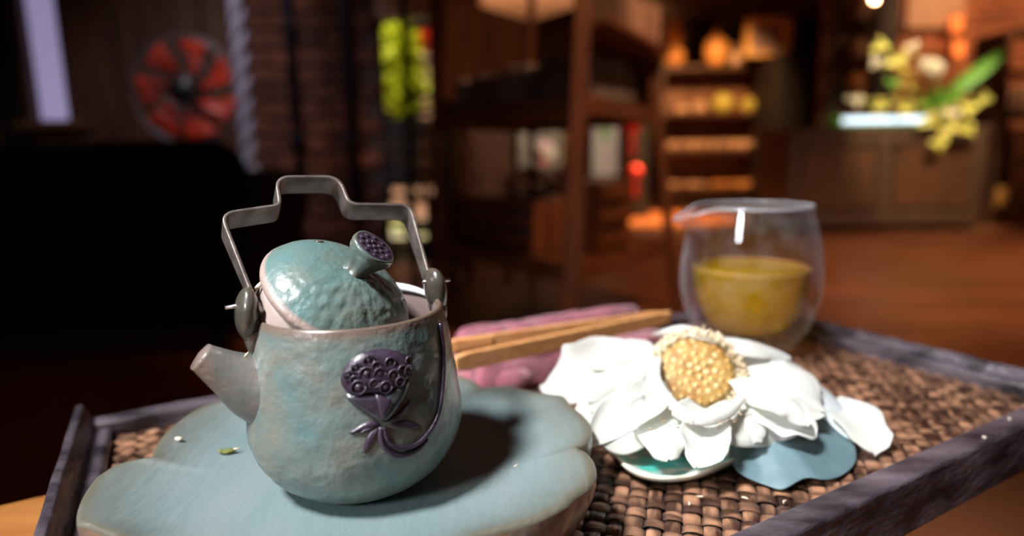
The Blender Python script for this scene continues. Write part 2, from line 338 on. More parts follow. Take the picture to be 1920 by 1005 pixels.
def tube_bm(pts, rad, n=12, bm=None, caps=True):
    bm = bm or bmesh.new(); pts = [Vector(p) for p in pts]; prev = None; N0 = None
    for i, p in enumerate(pts):
        t = (pts[min(i + 1, len(pts) - 1)] - pts[max(i - 1, 0)]).normalized()
        if N0 is None:
            N0 = t.cross(Vector((0, 0, 1)))
            if N0.length < 0.1: N0 = t.cross(Vector((0, 1, 0)))
            N0.normalize()
        else:
            N0 = (N0 - t * N0.dot(t)).normalized()
        B = t.cross(N0); r = rad[i] if isinstance(rad, (list, tuple)) else rad
        ring = [bm.verts.new(p + (N0 * math.cos(2 * PI * k / n) + B * math.sin(2 * PI * k / n)) * r) for k in range(n)]
        if prev:
            for k in range(n): bm.faces.new((prev[k], prev[(k + 1) % n], ring[(k + 1) % n], ring[k]))
        elif caps: bm.faces.new(ring[::-1])
        prev = ring
    if caps: bm.faces.new(prev)
    return bm
def ellipsoid(bm, c, r, rot=None, u=12, v=8):
    mt = Matrix.Translation(Vector(c))
    if rot is not None: mt = mt @ rot
    mt = mt @ Matrix.Diagonal((*r, 1))
    bmesh.ops.create_uvsphere(bm, u_segments=u, v_segments=v, radius=1, matrix=mt)
def blob(name, c, r, m, parent=None, rot=None, u=14, v=10):
    bm = bmesh.new(); ellipsoid(bm, c, r, rot, u, v); return link(name, bm, m, parent)
def set_wear(o, fn):
    me = o.data; a = me.attributes.new('wear_shade', 'FLOAT', 'POINT')
    for v in me.vertices: a.data[v.index].value = fn(v.co)

# petals and leaves: a grid grown along a spine
def petal(name, spine, width, N0, m, parent=None, cup=0.25, ruffle=0.0, rf=3.0, seed=0, tip=0.75, base=0.35, thick=0.0007, nu=16, nv=10, fold=0.0, roll=0.0, edge=0.32):
    pts = catmull(spine, 6); n = len(pts); bm = bmesh.new(); rows = []
    L = len(pts) - 1
    for i in range(nu + 1):
        s = i / nu; f = s * L; k = min(int(f), L - 1); c = pts[k].lerp(pts[k + 1], f - k)
        t = (pts[min(k + 1, L)] - pts[max(k - 1, 0)]).normalized()
        S = t.cross(Vector(N0)).normalized(); Nn = S.cross(t)
        # width profile: narrow base, widest at 'tip', rounded end
        if s < tip: w = base + (1 - base) * math.sin(s / tip * PI / 2)
        else: w = max(0, 1 - ((s - tip) / (1 - tip)) ** 2.0) ** 0.72
        w = max(w, 0.06) * width
        row = []
        for j in range(nv + 1):
            v = -1 + 2 * j / nv
            off = cup * v * v * w
            q = noise.noise(Vector((s * rf + seed * 3.1, v * 1.3 + seed, seed * 1.7)))
            off += ruffle * (q + 0.6 * math.sin(s * rf * 3 + seed + v * 2) * abs(v)) * (0.25 + s) * width
            off += fold * max(0, -v) ** 2 * w
            side = v * w * (1 - 0.25 * abs(cup) * v * v) * (1 + 0.07 * math.sin(s * 9 + seed * 2 + (3 if v > 0 else 0)) + edge * noise.noise(Vector((s * 7, 5 if v > 0 else 0, seed * 2.3))))
            c2 = c + t * (0.06 * width * math.sin(v * 4 + seed) * s)
            row.append(bm.verts.new(c2 + S * side + Nn * (off - roll * s ** 3 * width)))
        rows.append(row)
    for a, b in zip(rows, rows[1:]):
        for j in range(nv): bm.faces.new((a[j], a[j + 1], b[j + 1], b[j]))
    o = link(name, bm, m, parent); solidify(o, thick); subsurf(o, 1)
    return o

# ------------------------------------------------------------ heights on the table
ZW = 0.400      # cane floor of the tray
ZP = 0.425      # plate centre
ZB = 0.380      # underside of the tray = table top
TD = Vector((math.cos(R(29.4)), math.sin(R(29.4)), 0))    # tray long direction
ND = Vector((-math.sin(R(29.4)), math.cos(R(29.4)), 0))   # tray short direction
def TR(t, n, z=0): return TD * t + ND * n + Vector((0, 0, z))
ROT_T = Matrix.Rotation(R(29.4), 4, 'Z')

# ============================================================ STRUCTURE
struct(box('floor', (0.6, 3.9, -0.05), (9.2, 11.6, 0.1), 'floor', bev=0))
bm = bmesh.new(); add_box(bm, (0.6, 1.0, 2.56), (9.2, 5.4, 0.1)); add_box(bm, (2.4, 6.45, 2.56), (5.6, 5.5, 0.1))
struct(link('ceiling', bm, 'ceiling', smooth=False))
struct(box('wall_left', (-3.35, 4.0, 1.25), (0.1, 11.0, 2.52), 'darkwood', bev=0))
struct(box('wall_right', (5.15, 4.0, 1.25), (0.1, 11.0, 2.52), 'darkwood', bev=0))
struct(box('wall_back', (2.4, 9.15, 1.25), (5.5, 0.1, 2.5), 'darkwood', bev=0))

def brick_wall(name, x0, x1, y, z0, z1, bw, bh, m, thick=0.12, axis='x', limit=290, zmin=0):
    """a mortar core with proud bricks as children"""
    cx = (x0 + x1) / 2
    if axis == 'x': w = box(name, (cx, y + thick / 2 + 0.012, (z0 + z1) / 2), (x1 - x0, thick, z1 - z0), 'mortar', bev=0)
    else: w = box(name, (y - thick / 2 - 0.012, cx, (z0 + z1) / 2), (thick, x1 - x0, z1 - z0), 'mortar', bev=0)
    struct(w)
    me = None; rows = int((z1 - z0) / bh); cnt = 0
    for r in range(rows):
        z = z0 + (r + 0.5) * bh
        if z < zmin: continue
        n = int((x1 - x0) / bw) + 1
        for k in range(n):
            a = x0 + (k - (0.5 if r % 2 else 0)) * bw; b = a + bw
            a2, b2 = max(a, x0), min(b, x1)
            if b2 - a2 < 0.04 or cnt >= limit: continue
            full = (b2 - a2) > bw - 0.001
            if full and me is not None:
                o = bpy.data.objects.new('brick', me); COL.objects.link(o)
            else:
                bm = bmesh.new()
                sz = ((b2 - a2 - 0.012), 0.03, bh - 0.012)
                if axis != 'x': sz = (sz[1], sz[0], sz[2])
                add_box(bm, (0, 0, 0), sz)
                bmesh.ops.bevel(bm, geom=bm.edges[:], offset=0.003, segments=1, affect='EDGES')
                o = link('brick', bm, m, None, smooth=False)
                if full: me = o.data
            off = random.uniform(-0.004, 0.004)
            p = Vector(((a2 + b2) / 2, y + off, z)) if axis == 'x' else Vector((y + off, (a2 + b2) / 2, z))
            o.location = p; o.parent = w; cnt += 1
    return w
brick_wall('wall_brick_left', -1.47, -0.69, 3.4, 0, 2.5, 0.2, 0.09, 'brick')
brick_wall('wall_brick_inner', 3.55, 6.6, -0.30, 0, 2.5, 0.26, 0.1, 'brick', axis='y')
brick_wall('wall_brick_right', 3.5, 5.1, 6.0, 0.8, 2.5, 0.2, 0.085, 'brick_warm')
struct(box('wall_right_base', (4.3, 6.07, 0.4), (1.6, 0.12, 0.8), 'darkwood', bev=0))
struct(box('wall_inner_far', (-0.36, 7.9, 1.25), (0.1, 2.5, 2.5), 'midwood', bev=0))
# planked wall at the left with its window opening
pw = struct(box('wall_planked', (-2.38, 3.56, 1.25), (1.9, 0.06, 2.5), 'blackwood', bev=0))
x = -3.28
for k, wd in enumerate([0.16, 0.14, 0.15]):
    o = box('plank', (x + wd / 2, 3.50, 1.25), (wd - 0.012, 0.05, 2.48), 'plankwood', pw); x += wd
x = -2.42
for k, wd in enumerate([0.13, 0.17, 0.15, 0.18, 0.15, 0.16]):
    o = box('plank', (x + wd / 2, 3.50, 1.25), (wd - 0.012, 0.05, 2.48), 'darkwood' if k in (1, 2, 3) else 'plankwood', pw); x += wd
# window
wx0, wx1 = at_y(36, 100, 3.4).x, at_y(112, 100, 3.4).x
wz0 = at_y(75, 226, 3.4).z
wn = struct(box('window_1', ((wx0 + wx1) / 2, 3.50, (wz0 + 2.2) / 2), (wx1 - wx0, 0.01, 2.2 - wz0), 'curtain', bev=0))
box('window_frame', (wx0 - 0.025, 3.47, 1.5), (0.05, 0.07, 1.5), 'darkwood', wn)
box('window_frame', (wx1 + 0.025, 3.47, 1.5), (0.05, 0.07, 1.5), 'darkwood', wn)
box('window_sill', ((wx0 + wx1) / 2, 3.45, wz0 - 0.02), (wx1 - wx0 + 0.16, 0.12, 0.04), 'midwood', wn)
box('window_apron', ((wx0 + wx1) / 2, 3.49, wz0 - 0.42), (wx1 - wx0 + 0.1, 0.05, 0.76), 'darkwood', wn)
# door opening: lintel and jambs
struct(box('trim_1', (-0.525, 3.46, 1.91), (0.33, 0.14, 1.18), 'beige', bev=0.003))
struct(box('trim_2', (-0.335, 3.46, 0.85), (0.07, 0.16, 1.7), 'darkwood', bev=0.003))

# outdoors, seen through the doorway
og = struct(box('ground_outdoors', (-1.8, 6.2, -0.02), (3.0, 5.4, 0.05), 'outground', bev=0))
struct(box('wall_outdoors', (-1.5, 6.4, 0.9), (2.2, 0.1, 1.8), 'outwall', bev=0))
def leaf_cloud(name, c, r, n, m, parent, size=0.05):
    bm = bmesh.new()
    for _ in range(n):
        d = Vector((random.gauss(0, 1), random.gauss(0, 1), random.gauss(0, 1))).normalized() * (random.random() ** 0.4)
        p = Vector(c) + Vector((d.x * r[0], d.y * r[1], d.z * r[2]))
        rot = Matrix.Rotation(random.uniform(0, 6.28), 4, 'Z') @ Matrix.Rotation(random.uniform(-1, 1), 4, 'X')
        s = size * random.uniform(0.6, 1.3)
        vs_ = [bm.verts.new(p + (rot @ Vector(q)) * s) for q in ((0, -1, 0), (0.45, -0.2, 0.1), (0, 1, 0), (-0.45, -0.2, 0.1))]
        bm.faces.new(vs_)
    return link(name, bm, m, parent, smooth=False)
def bush(label, c, r, n, m, flower=None):
    t = thing('shrub', label, 'shrub', loc=(0, 0, 0))
    bm = tube_bm([(c[0], c[1], 0), (c[0] + 0.02, c[1], c[2])], [0.02, 0.01], 8); link('stem', bm, 'darkwood', t)
    leaf_cloud('foliage', c, r, n, m, t)
    if flower: leaf_cloud('blossoms', *flower, t, 0.05)
    return t
bp_ = at_y(758, 150, 4.7)
bush('tall yellow-green sunlit shrub seen through the narrow doorway', (bp_.x - 0.02, 4.7, bp_.z), (0.17, 0.14, 0.46), 1500, 'foliage')
bp2 = at_y(808, 150, 5.0)
bush('shrub with red blossoms behind the ladder rungs in the doorway', (bp2.x + 0.02, 5.0, bp2.z - 0.1), (0.07, 0.1, 0.30), 80, 'foliage',
     ((bp2.x, 4.95, at_y(800, 80, 5).z), (0.1, 0.06, 0.1), 140, 'redflower'))
# half gate in the doorway
gt = thing('half_gate', 'dark low slatted gate across the narrow doorway', 'gate')
for z in (0.47, 0.545, 0.62, 0.695, 0.765): box('slat', (-0.53, 3.42, z), (0.31, 0.03, 0.074), 'blackwood', gt)
box('gate_post', (-0.67, 3.42, 0.6), (0.03, 0.04, 0.5), 'blackwood', gt)
box('gate_post', (-0.385, 3.42, 0.45), (0.03, 0.04, 0.8), 'blackwood', gt)
for z in (0.1, 0.24, 0.38): box('rail', (-0.53, 3.42, z), (0.3, 0.03, 0.03), 'blackwood', gt)

# pipes on the brick wall
for px, lab, zb in ((545, 'thin dark iron pipe running down the brick wall beside the rope', 0.35), (651, 'thicker dark iron pipe on the brick wall nearer the doorway', 0.3)):
    p = at_y(px, 100, 3.33)
    t = thing('iron_pipe', lab, 'pipe')
    link('pipe', tube_bm([(p.x, 3.33, 2.48), (p.x, 3.33, zb)], 0.02 if px < 600 else 0.028, 10), 'iron', t)
    for z in (0.7, 1.25): link('bracket', lathe_bm([(0.024, -0.02), (0.038, -0.02), (0.038, 0.02), (0.024, 0.02)], 12, c=(p.x, 3.33, z)), 'iron', t)

# ============================================================ TABLE
tt = thing('low_table', 'low orange-brown wooden table under the tray', 'table')
# planks of the table top run along the tray
tn0, tn1 = 0.168, 0.420
for k in range(4):
    a = tn0 + (tn1 - tn0) * k / 4; b = tn0 + (tn1 - tn0) * (k + 1) / 4
    box('plank', TR(-0.06, (a + b) / 2, ZB - 0.012), (1.06, b - a - 0.001, 0.024), 'tablewood', tt, 0.002, ROT_T)
for tx in (-0.5, 0.25):
    for tn in (0.20, 0.37): box('leg', TR(tx, tn, (ZB - 0.024) / 2), (0.04, 0.04, ZB - 0.024), 'tablewood', tt, 0.003, ROT_T)
box('apron', TR(-0.06, 0.36, ZB - 0.055), (0.9, 0.018, 0.06), 'tablewood', tt, 0.002, ROT_T)

# ============================================================ TRAY
tray = thing('woven_tray', 'dark wooden tray with a woven brown cane floor holding the tea things', 'tray')
T0, T1, N0_, N1_ = -0.040, 0.500, 0.1610, 0.436     # inner floor limits
ZR = 0.411
box('base_board', TR((T0 + T1) / 2, (N0_ + N1_) / 2, ZB + 0.005), (T1 - T0 + 0.02, N1_ - N0_ + 0.02, 0.009), 'traywood', tray, 0.001, ROT_T)
def rail(name, a, b, prof, m='traywood'):
    """prof: list of (offset outward, z); swept from a to b"""
    a, b = Vector(a), Vector(b); t = (b - a).normalized(); out = t.cross(Vector((0, 0, 1)))
    bm = bmesh.new(); r = []
    ns = 24
    for i in range(ns + 1):
        p = a.lerp(b, i / ns)
        w = 0.0006 * noise.noise(p * 25)
        r.append([bm.verts.new(p + out * (o + w) + Vector((0, 0, z + w))) for o, z in prof])
    for x0, x1 in zip(r, r[1:]):
        for k in range(len(prof)): bm.faces.new((x0[k], x0[(k + 1) % len(prof)], x1[(k + 1) % len(prof)], x1[k]))
    bm.faces.new(r[0]); bm.faces.new(r[-1][::-1])
    o = link(name, bm, m, tray, smooth=False); bevel(o, 0.0009, 2)
    return o
side = [(0, ZW - 0.004), (0, ZR - 0.002), (0.0015, ZR), (0.0125, ZR), (0.014, ZR - 0.0015), (0.014, ZB), (0, ZB)]
# direction chosen so that t x z points outward
rail('long_rail', TR(T0 - 0.013, N0_, 0), TR(T1 + 0.013, N0_, 0), side)
rail('long_rail', TR(T1 + 0.013, N1_, 0), TR(T0 - 0.013, N1_, 0), side)
end = [(0, ZW - 0.004), (0.0, ZR - 0.004), (0.002, ZR - 0.001), (0.0095, ZR - 0.001), (0.0105, ZR + 0.001), (0.0125, 0.4150), (0.0145, 0.4163), (0.0175, 0.4163), (0.019, 0.4145), (0.0165, ZB), (0, ZB)]
endL = [(0, ZW - 0.004), (0.0, ZR - 0.006), (0.002, ZR - 0.004), (0.0095, ZR - 0.004), (0.011, ZR + 0.002), (0.013, 0.418), (0.014, 0.4205), (0.0178, 0.4205), (0.019, 0.4185), (0.0165, ZB), (0, ZB)]
rail('end_rail', TR(T0, N1_ + 0.012, 0), TR(T0, N0_ - 0.012, 0), endL)
rail('end_rail', TR(T1, N0_ - 0.012, 0), TR(T1, N1_ + 0.012, 0), end)
# diagonal plain weave of cane strips
PITCHW = 0.0086; AMP = 0.00115; SW = 0.0076
def cane_strips():
    wa = R(29.4 - 45); d1 = Vector((math.cos(wa), math.sin(wa), 0)); d2 = Vector((-math.sin(wa), math.cos(wa), 0))
    # rectangle corners
    for fam, (d, q) in enumerate(((d1, d2), (d2, d1))):
        cs = [TR(t, n) for t in (T0, T1) for n in (N0_, N1_)]
        qs = [c.dot(q) for c in cs]
        k0, k1 = int(math.floor(min(qs) / PITCHW)), int(math.ceil(max(qs) / PITCHW))
        for k in range(k0, k1 + 1):
            off = k * PITCHW
            # clip the line off*q + s*d to the rectangle
            s0, s1 = -9, 9
            for ax, lo, hi in ((TD, T0 - 0.001, T1 + 0.001), (ND, N0_ - 0.001, N1_ + 0.001)):
                b0 = (q * off).dot(ax); dd = d.dot(ax)
                a_, b_ = (lo - b0) / dd, (hi - b0) / dd
                if a_ > b_: a_, b_ = b_, a_
                s0, s1 = max(s0, a_), min(s1, b_)
            if s1 - s0 < 0.004: continue
            bm = bmesh.new(); rows = []; h = PITCHW / 4; wear_shade = []
            n = max(2, int((s1 - s0) / h)); hw = SW / 2 * random.uniform(0.80, 1.10); sh = random.uniform(-0.0004, 0.0004)
            par = 0 if fam == 0 else 1
            for i in range(n + 1):
                s = s0 + (s1 - s0) * i / n
                ph = s / PITCHW
                wv = math.cos(PI * (ph)) * (1 if (k + par) % 2 == 0 else -1)
                sq = math.copysign(abs(wv) ** 0.6, wv)
                z = ZW + AMP * sq
                c = q * (off + sh + 0.0007 * noise.noise(Vector((s * 40, k * 3.7, fam)))) + d * s
                row = []
                for v, dz in ((-1, -0.0006), (-0.55, 0), (0.55, 0), (1, -0.0006)):
                    row.append(bm.verts.new(c + q * (hw * v) + Vector((0, 0, z + dz)))); wear_shade.append(max(0.0, min(1, 0.62 - 0.75 * sq + (0.35 if abs(v) == 1 else 0))))  # weave shade painted in: low spans and strip edges go darker
                rows.append(row)
            for a, b in zip(rows, rows[1:]):
                for j in range(3): bm.faces.new((a[j], a[j + 1], b[j + 1], b[j]))
            # local frame so the grain runs along the strip
            mtx = Matrix(((d.x, q.x, 0, 0), (d.y, q.y, 0, 0), (0, 0, 1, 0), (0, 0, 0, 1)))
            bm.verts.ensure_lookup_table()
            inv = mtx.inverted()
            for v in bm.verts: v.co = inv @ v.co
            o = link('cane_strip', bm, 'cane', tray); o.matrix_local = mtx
            a = o.data.attributes.new('wear_shade', 'FLOAT', 'POINT')
            for i_, w_ in enumerate(wear_shade): a.data[i_].value = w_
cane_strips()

# ============================================================ PLATE
PC = Vector((-0.075, 0.272, 0))
rim_px = [(143, 985), (145, 955), (158, 925), (180, 893), (215, 870), (250, 861), (283, 858), (287, 846), (300, 826), (330, 795), (370, 765), (405, 752), (440, 744), (500, 722), (560, 710), (640, 700), (720, 697), (800, 697),
          (862, 703), (888, 712), (903, 726), (925, 724), (960, 722), (1000, 735), (1035, 741), (1058, 743), (1073, 762), (1093, 776), (1108, 795), (1110, 815), (1100, 833), (1080, 839), (1098, 846), (1116, 866), (1119, 890), (1108, 912), (1078, 934), (1062, 950), (1010, 975), (950, 992), (900, 1004)]
pol = []
for p in rim_px:
    w = at_z(p[0], p[1], 0.4330) - PC; pol.append((math.atan2(w.y, w.x) % (2 * PI), math.hypot(w.x, w.y)))
for a, r in ((308, 0.095), (300, 0.098), (285, 0.098), (272, 0.099), (268, 0.092), (255, 0.101), (240, 0.105), (228, 0.104), (224, 0.097), (215, 0.105)):
    pol.append((R(a), r))
pol.sort()
def plate_r(a):
    a %= 2 * PI
    for i in range(len(pol)):
        a0, r0 = pol[i - 1] if i else (pol[-1][0] - 2 * PI, pol[-1][1]); a1, r1 = pol[i]
        if a0 <= a <= a1: return r0 + (r1 - r0) * ((a - a0) / max(a1 - a0, 1e-6))
    a0, r0 = pol[-1]; a1, r1 = pol[0][0] + 2 * PI, pol[0][1]
    return r0 + (r1 - r0) * (a - a0) / (a1 - a0)
NP = 480
rr = [plate_r(2 * PI * i / NP) for i in range(NP)]
for _ in range(1): rr = [(rr[i - 1] + 2 * rr[i] + rr[(i + 1) % NP]) / 4 for i in range(NP)]
avg = [sum(rr[(i + k) % NP] for k in range(-22, 23)) / 45 for i in range(NP)]
plate = thing('lotus_leaf_plate', 'large blue-green lobed leaf-shaped plate under the teapot', 'plate')
def plate_mesh():
    bm = bmesh.new(); rings = []
    top = [(0.05, 0), (0.15, 0), (0.25, 0), (0.35, 0), (0.45, 0), (0.55, 0.0), (0.65, 0.0004), (0.73, 0.0014), (0.80, 0.0031), (0.86, 0.0049), (0.91, 0.0066), (0.95, 0.0079), (0.98, 0.0085), (0.995, 0.0081), (1.0, 0.0068)]
    wear_shade = []
    cv = bm.verts.new(PC + Vector((0, 0, ZP))); wear_shade.append(0)
    for f, dz in top:
        ring = []
        for i in range(NP):
            a = 2 * PI * i / NP
            lob = (rr[i] / avg[i] - 1)
            r = (avg[i] * (1 - f ** 5) + rr[i] * f ** 5) * f
            z = ZP + dz + 0.05 * 0.03 * lob * f ** 6
            z += 0.00012 * math.sin(r * 900 + 3 * noise.noise(Vector((math.cos(a), math.sin(a), 0)))) * (1 if 0.3 < f < 0.9 else 0)
            z += 0.0012 * noise.noise(Vector((math.cos(a) * 3, math.sin(a) * 3, 1))) * f ** 4
            ring.append(bm.verts.new(PC + Vector((math.cos(a) * r, math.sin(a) * r, z))))
            wear_shade.append(max(0, (f - 0.95) / 0.05) * 0.8 + 0.6 * max(0, min(1, (f - 0.74) / 0.22)) ** 1.3 + max(0, -lob) * 4 * max(0, (f - 0.8) / 0.2))
        rings.append(ring)
    for i in range(NP): bm.faces.new((cv, rings[0][i], rings[0][(i + 1) % NP]))
    for a_, b_ in zip(rings, rings[1:]):
        for i in range(NP): bm.faces.new((a_[i], b_[i], b_[(i + 1) % NP], a_[(i + 1) % NP]))
    o = link('plate_top', bm, 'plate', plate)
    at = o.data.attributes.new('wear_shade', 'FLOAT', 'POINT')
    for i, w in enumerate(wear_shade): at.data[i].value = min(1, w)
    # outer wall
    bm = bmesh.new(); rings = []
    for f, dz in ((1.0, 0.0068), (1.002, 0.003), (0.998, -0.002), (0.985, -0.007), (0.96, -0.0125), (0.92, -0.018), (0.87, -0.0222), (0.84, -0.0232), (0.80, -0.0235)):
        ring = []
        for i in range(NP):
            a = 2 * PI * i / NP; k = min(1, max(0, (dz + 0.0235) / 0.0303))
            r = (avg[i] * (1 - k) + rr[i] * k) * f
            zt = ZP + dz + (0.0012 * noise.noise(Vector((math.cos(a) * 3, math.sin(a) * 3, 1))) + 0.0015 * (rr[i] / avg[i] - 1)) * k
            ring.append(bm.verts.new(PC + Vector((math.cos(a) * r, math.sin(a) * r, zt))))
        rings.append(ring)
    for a_, b_ in zip(rings, rings[1:]):
        for i in range(NP): bm.faces.new((a_[i], b_[i], b_[(i + 1) % NP], a_[(i + 1) % NP]))
    bm.faces.new(rings[-1])
    o = link('plate_wall', bm, 'plate_side', plate); o['label'] = 'brown and grey-green glazed outer wall'
plate_mesh()

# ============================================================ TEAPOT
TC = Vector((-0.0705, 0.264, ZP)); YAW = R(30)
POT = [(0.0, 0.0005), (0.024, 0.0005), (0.0285, 0.0012), (0.035, 0.0055), (0.0418, 0.0135), (0.0458, 0.0235), (0.0464, 0.033), (0.0452, 0.044), (0.0436, 0.055), (0.0419, 0.066), (0.0401, 0.0748), (0.0394, 0.0775)]
prof = smooth_prof(POT, 6)
def body_r(z):
    for (r0, z0), (r1, z1) in zip(prof, prof[1:]):
        if z0 <= z <= z1 and z1 > z0: return r0 + (r1 - r0) * (z - z0) / (z1 - z0)
    return 0
pot = thing('teapot', 'blue-green ceramic teapot with purple lotus pod relief and bent metal bail handle', 'teapot')
def hammered(p, amt):
    return amt * (noise.noise(p * 130) + 0.5 * noise.noise(p * 260))
def pot_fn(p, a, k):
    rim = 1 if p.z < 0.071 else 0.3
    n_ = Vector((math.cos(a), math.sin(a), 0))
    return p + n_ * hammered(p + Vector((0.3, 0.1, 0.7)), 0.00045) * rim
bm = lathe_bm(prof, 160, fn=pot_fn)
ob = link('body', bm, 'glaze', pot); ob.location = TC
set_wear(ob, lambda c: max(0, (c.z - 0.0735) / 0.0035) + max(0, (0.004 - c.z) / 0.004) * 0.8)
inner = smooth_prof([(0.0394, 0.0775), (0.0386, 0.0783), (0.0374, 0.0776), (0.0368, 0.073), (0.0372, 0.060), (0.040, 0.045), (0.042, 0.03), (0.036, 0.012), (0.0, 0.006)], 3)
oi = link('inner_wall', lathe_bm(inner, 96), 'inner', pot); oi.location = TC
set_wear(oi, lambda c: max(0, min(1, (c.z - 0.0755) / 0.001)))
# white sliver at the far inside of the rim
sliver = bmesh.new(); ra = []
for i in range(25):
    a = R(30 + 95 * i / 24); hgt = 0.0032 * math.sin(PI * i / 24) + 0.0002
    ra.append([sliver.verts.new(TC + Vector((math.cos(a) * r, math.sin(a) * r, z))) for r, z in ((0.0388, 0.0778), (0.0384, 0.0784 + hgt), (0.0375, 0.0785 + hgt), (0.0370, 0.0765))])
for a_, b_ in zip(ra, ra[1:]):
    for j in range(4): sliver.faces.new((a_[j], a_[(j + 1) % 4], b_[(j + 1) % 4], b_[j]))
sliver.faces.new(ra[0]); sliver.faces.new(ra[-1][::-1])
o = link('rim_sliver', sliver, 'porcelain', pot); o['label'] = 'white sliver showing at the far rim'
# spout
SD = Vector((-math.cos(YAW), -math.sin(YAW), 0))
sp_pts = catmull([TC + SD * 0.034 + Vector((0, 0, 0.0475)), TC + SD * 0.043 + Vector((0, 0, 0.0515)), TC + SD * 0.0515 + Vector((0, 0, 0.0580)), TC + SD * 0.0600 + Vector((0, 0, 0.0655))], 8)
n = len(sp_pts); rads = [0.0135 * (1 - t) ** 1.25 + 0.0055 + 0.0004 * t for t in [i / (n - 1) for i in range(n)]]
bm = bmesh.new(); tube_bm(sp_pts, rads, 32, bm, caps=False)
axis = (sp_pts[-1] - sp_pts[-2]).normalized(); e0 = sp_pts[-1]
tube_bm([e0, e0 + axis * 0.0012, e0 + axis * 0.0016, e0 + axis * 0.0012, e0 - axis * 0.004, e0 - axis * 0.009], [rads[-1], rads[-1] * 0.97, rads[-1] * 0.82, rads[-1] * 0.66, rads[-1] * 0.55, rads[-1] * 0.5], 32, bm, caps=False)
bmesh.ops.remove_doubles(bm, verts=bm.verts, dist=0.00005)
o = link('spout', bm, 'glaze_spout', pot)
set_wear(o, lambda c: max(0, ((c - TC).dot(SD) - 0.056) / 0.004))
# lugs
LUG = []
for sgn, zc in ((1, 0.0830), (-1, 0.0835)):
    c = TC + SD * (sgn * (0.0425 if sgn > 0 else 0.0395)) + Vector((0, 0, zc - 0.002))
    rot = Matrix.Rotation(YAW, 4, 'Z') @ Matrix.Rotation(R(6) * sgn, 4, 'Y')
    bm = bmesh.new(); ellipsoid(bm, c, (0.0047, 0.0085, 0.0108), rot, 28, 20)
    for v in bm.verts:
        q = v.co - c
        v.co += q * 0.10 * (noise.noise(v.co * 120))
    # a neck that joins the rim
    ellipsoid(bm, TC + SD * (sgn * 0.0405) + Vector((0, 0, 0.073)), (0.004, 0.0065, 0.009), rot, 20, 14)
    o = link('handle_lug', bm, 'lug', pot); LUG.append(c)
    bolt = tube_bm([c - SD * sgn * 0.006 + Vector((0, 0, 0.004)), c + SD * sgn * 0.0078 + Vector((0, 0, 0.0035))], [0.0008, 0.0008], 12)
    link('bolt', bolt, 'steel', pot)
# bail handle: a bent flat strip leaning back
LEAN = R(40); HY = R(32)
hx = Vector((math.cos(HY), math.sin(HY), 0)); hback = Vector((-math.sin(HY), math.cos(HY), 0))
hu = (Vector((0, 0, 1)) * math.cos(LEAN) + hback * math.sin(LEAN)).normalized()
hw_ = hu.cross(hx) * -1      # width direction
hw_ = (hback * math.cos(LEAN) - Vector((0, 0, 1)) * math.sin(LEAN)).normalized()
HO = Vector((-0.0695, 0.264, 0.5085))
def rounded(pts, rads, seg=6):
    out = [Vector(pts[0])]
    for i in range(1, len(pts) - 1):
        p0, p1, p2 = Vector(pts[i - 1]), Vector(pts[i]), Vector(pts[i + 1]); r = rads[i - 1]
        a = p1 + (p0 - p1).normalized() * r; b = p1 + (p2 - p1).normalized() * r
        for k in range(seg + 1):
            t = k / seg; out.append(a * (1 - t) ** 2 + p1 * 2 * t * (1 - t) + b * t * t)
    out.append(Vector(pts[-1])); return out
hp = [(-0.0385, -0.004), (-0.0405, 0.0022), (-0.0468, 0.0433), (-0.0223, 0.0463), (-0.0212, 0.0622), (0.0074, 0.0612), (0.0084, 0.0448), (0.0380, 0.0426), (0.0362, -0.0001), (0.0355, -0.005)]
path2 = rounded(hp, [0.002, 0.006, 0.003, 0.007, 0.007, 0.0045, 0.006, 0.002], 7)
bm = bmesh.new(); rows = []
W_ = 0.0060; TH = 0.0008
for i, p in enumerate(path2):
    q0 = path2[max(i - 1, 0)]; q1 = path2[min(i + 1, len(path2) - 1)]
    t = (q1 - q0).normalized(); nn = Vector((-t.y, t.x))
    taper = 1.0 if p.y > 0.038 else (0.62 + 0.38 * max(0, (p.y - 0.018) / 0.020))
    row = []
    for a, b in ((-1, -1), (-1, 1), (1, 1), (1, -1)):
        row.append(bm.verts.new(HO + hx * (p.x + nn.x * TH * b) + hu * (p.y + nn.y * TH * b) + hw_ * (W_ * a * taper)))
    rows.append(row)
for a_, b_ in zip(rows, rows[1:]):
    for j in range(4): bm.faces.new((a_[j], a_[(j + 1) % 4], b_[(j + 1) % 4], b_[j]))
bm.faces.new(rows[0]); bm.faces.new(rows[-1][::-1])
o = link('bail_handle', bm, 'bronze', pot, smooth=True); bevel(o, 0.0004, 2)
o['label'] = 'stepped flat bronze bail handle leaning back'

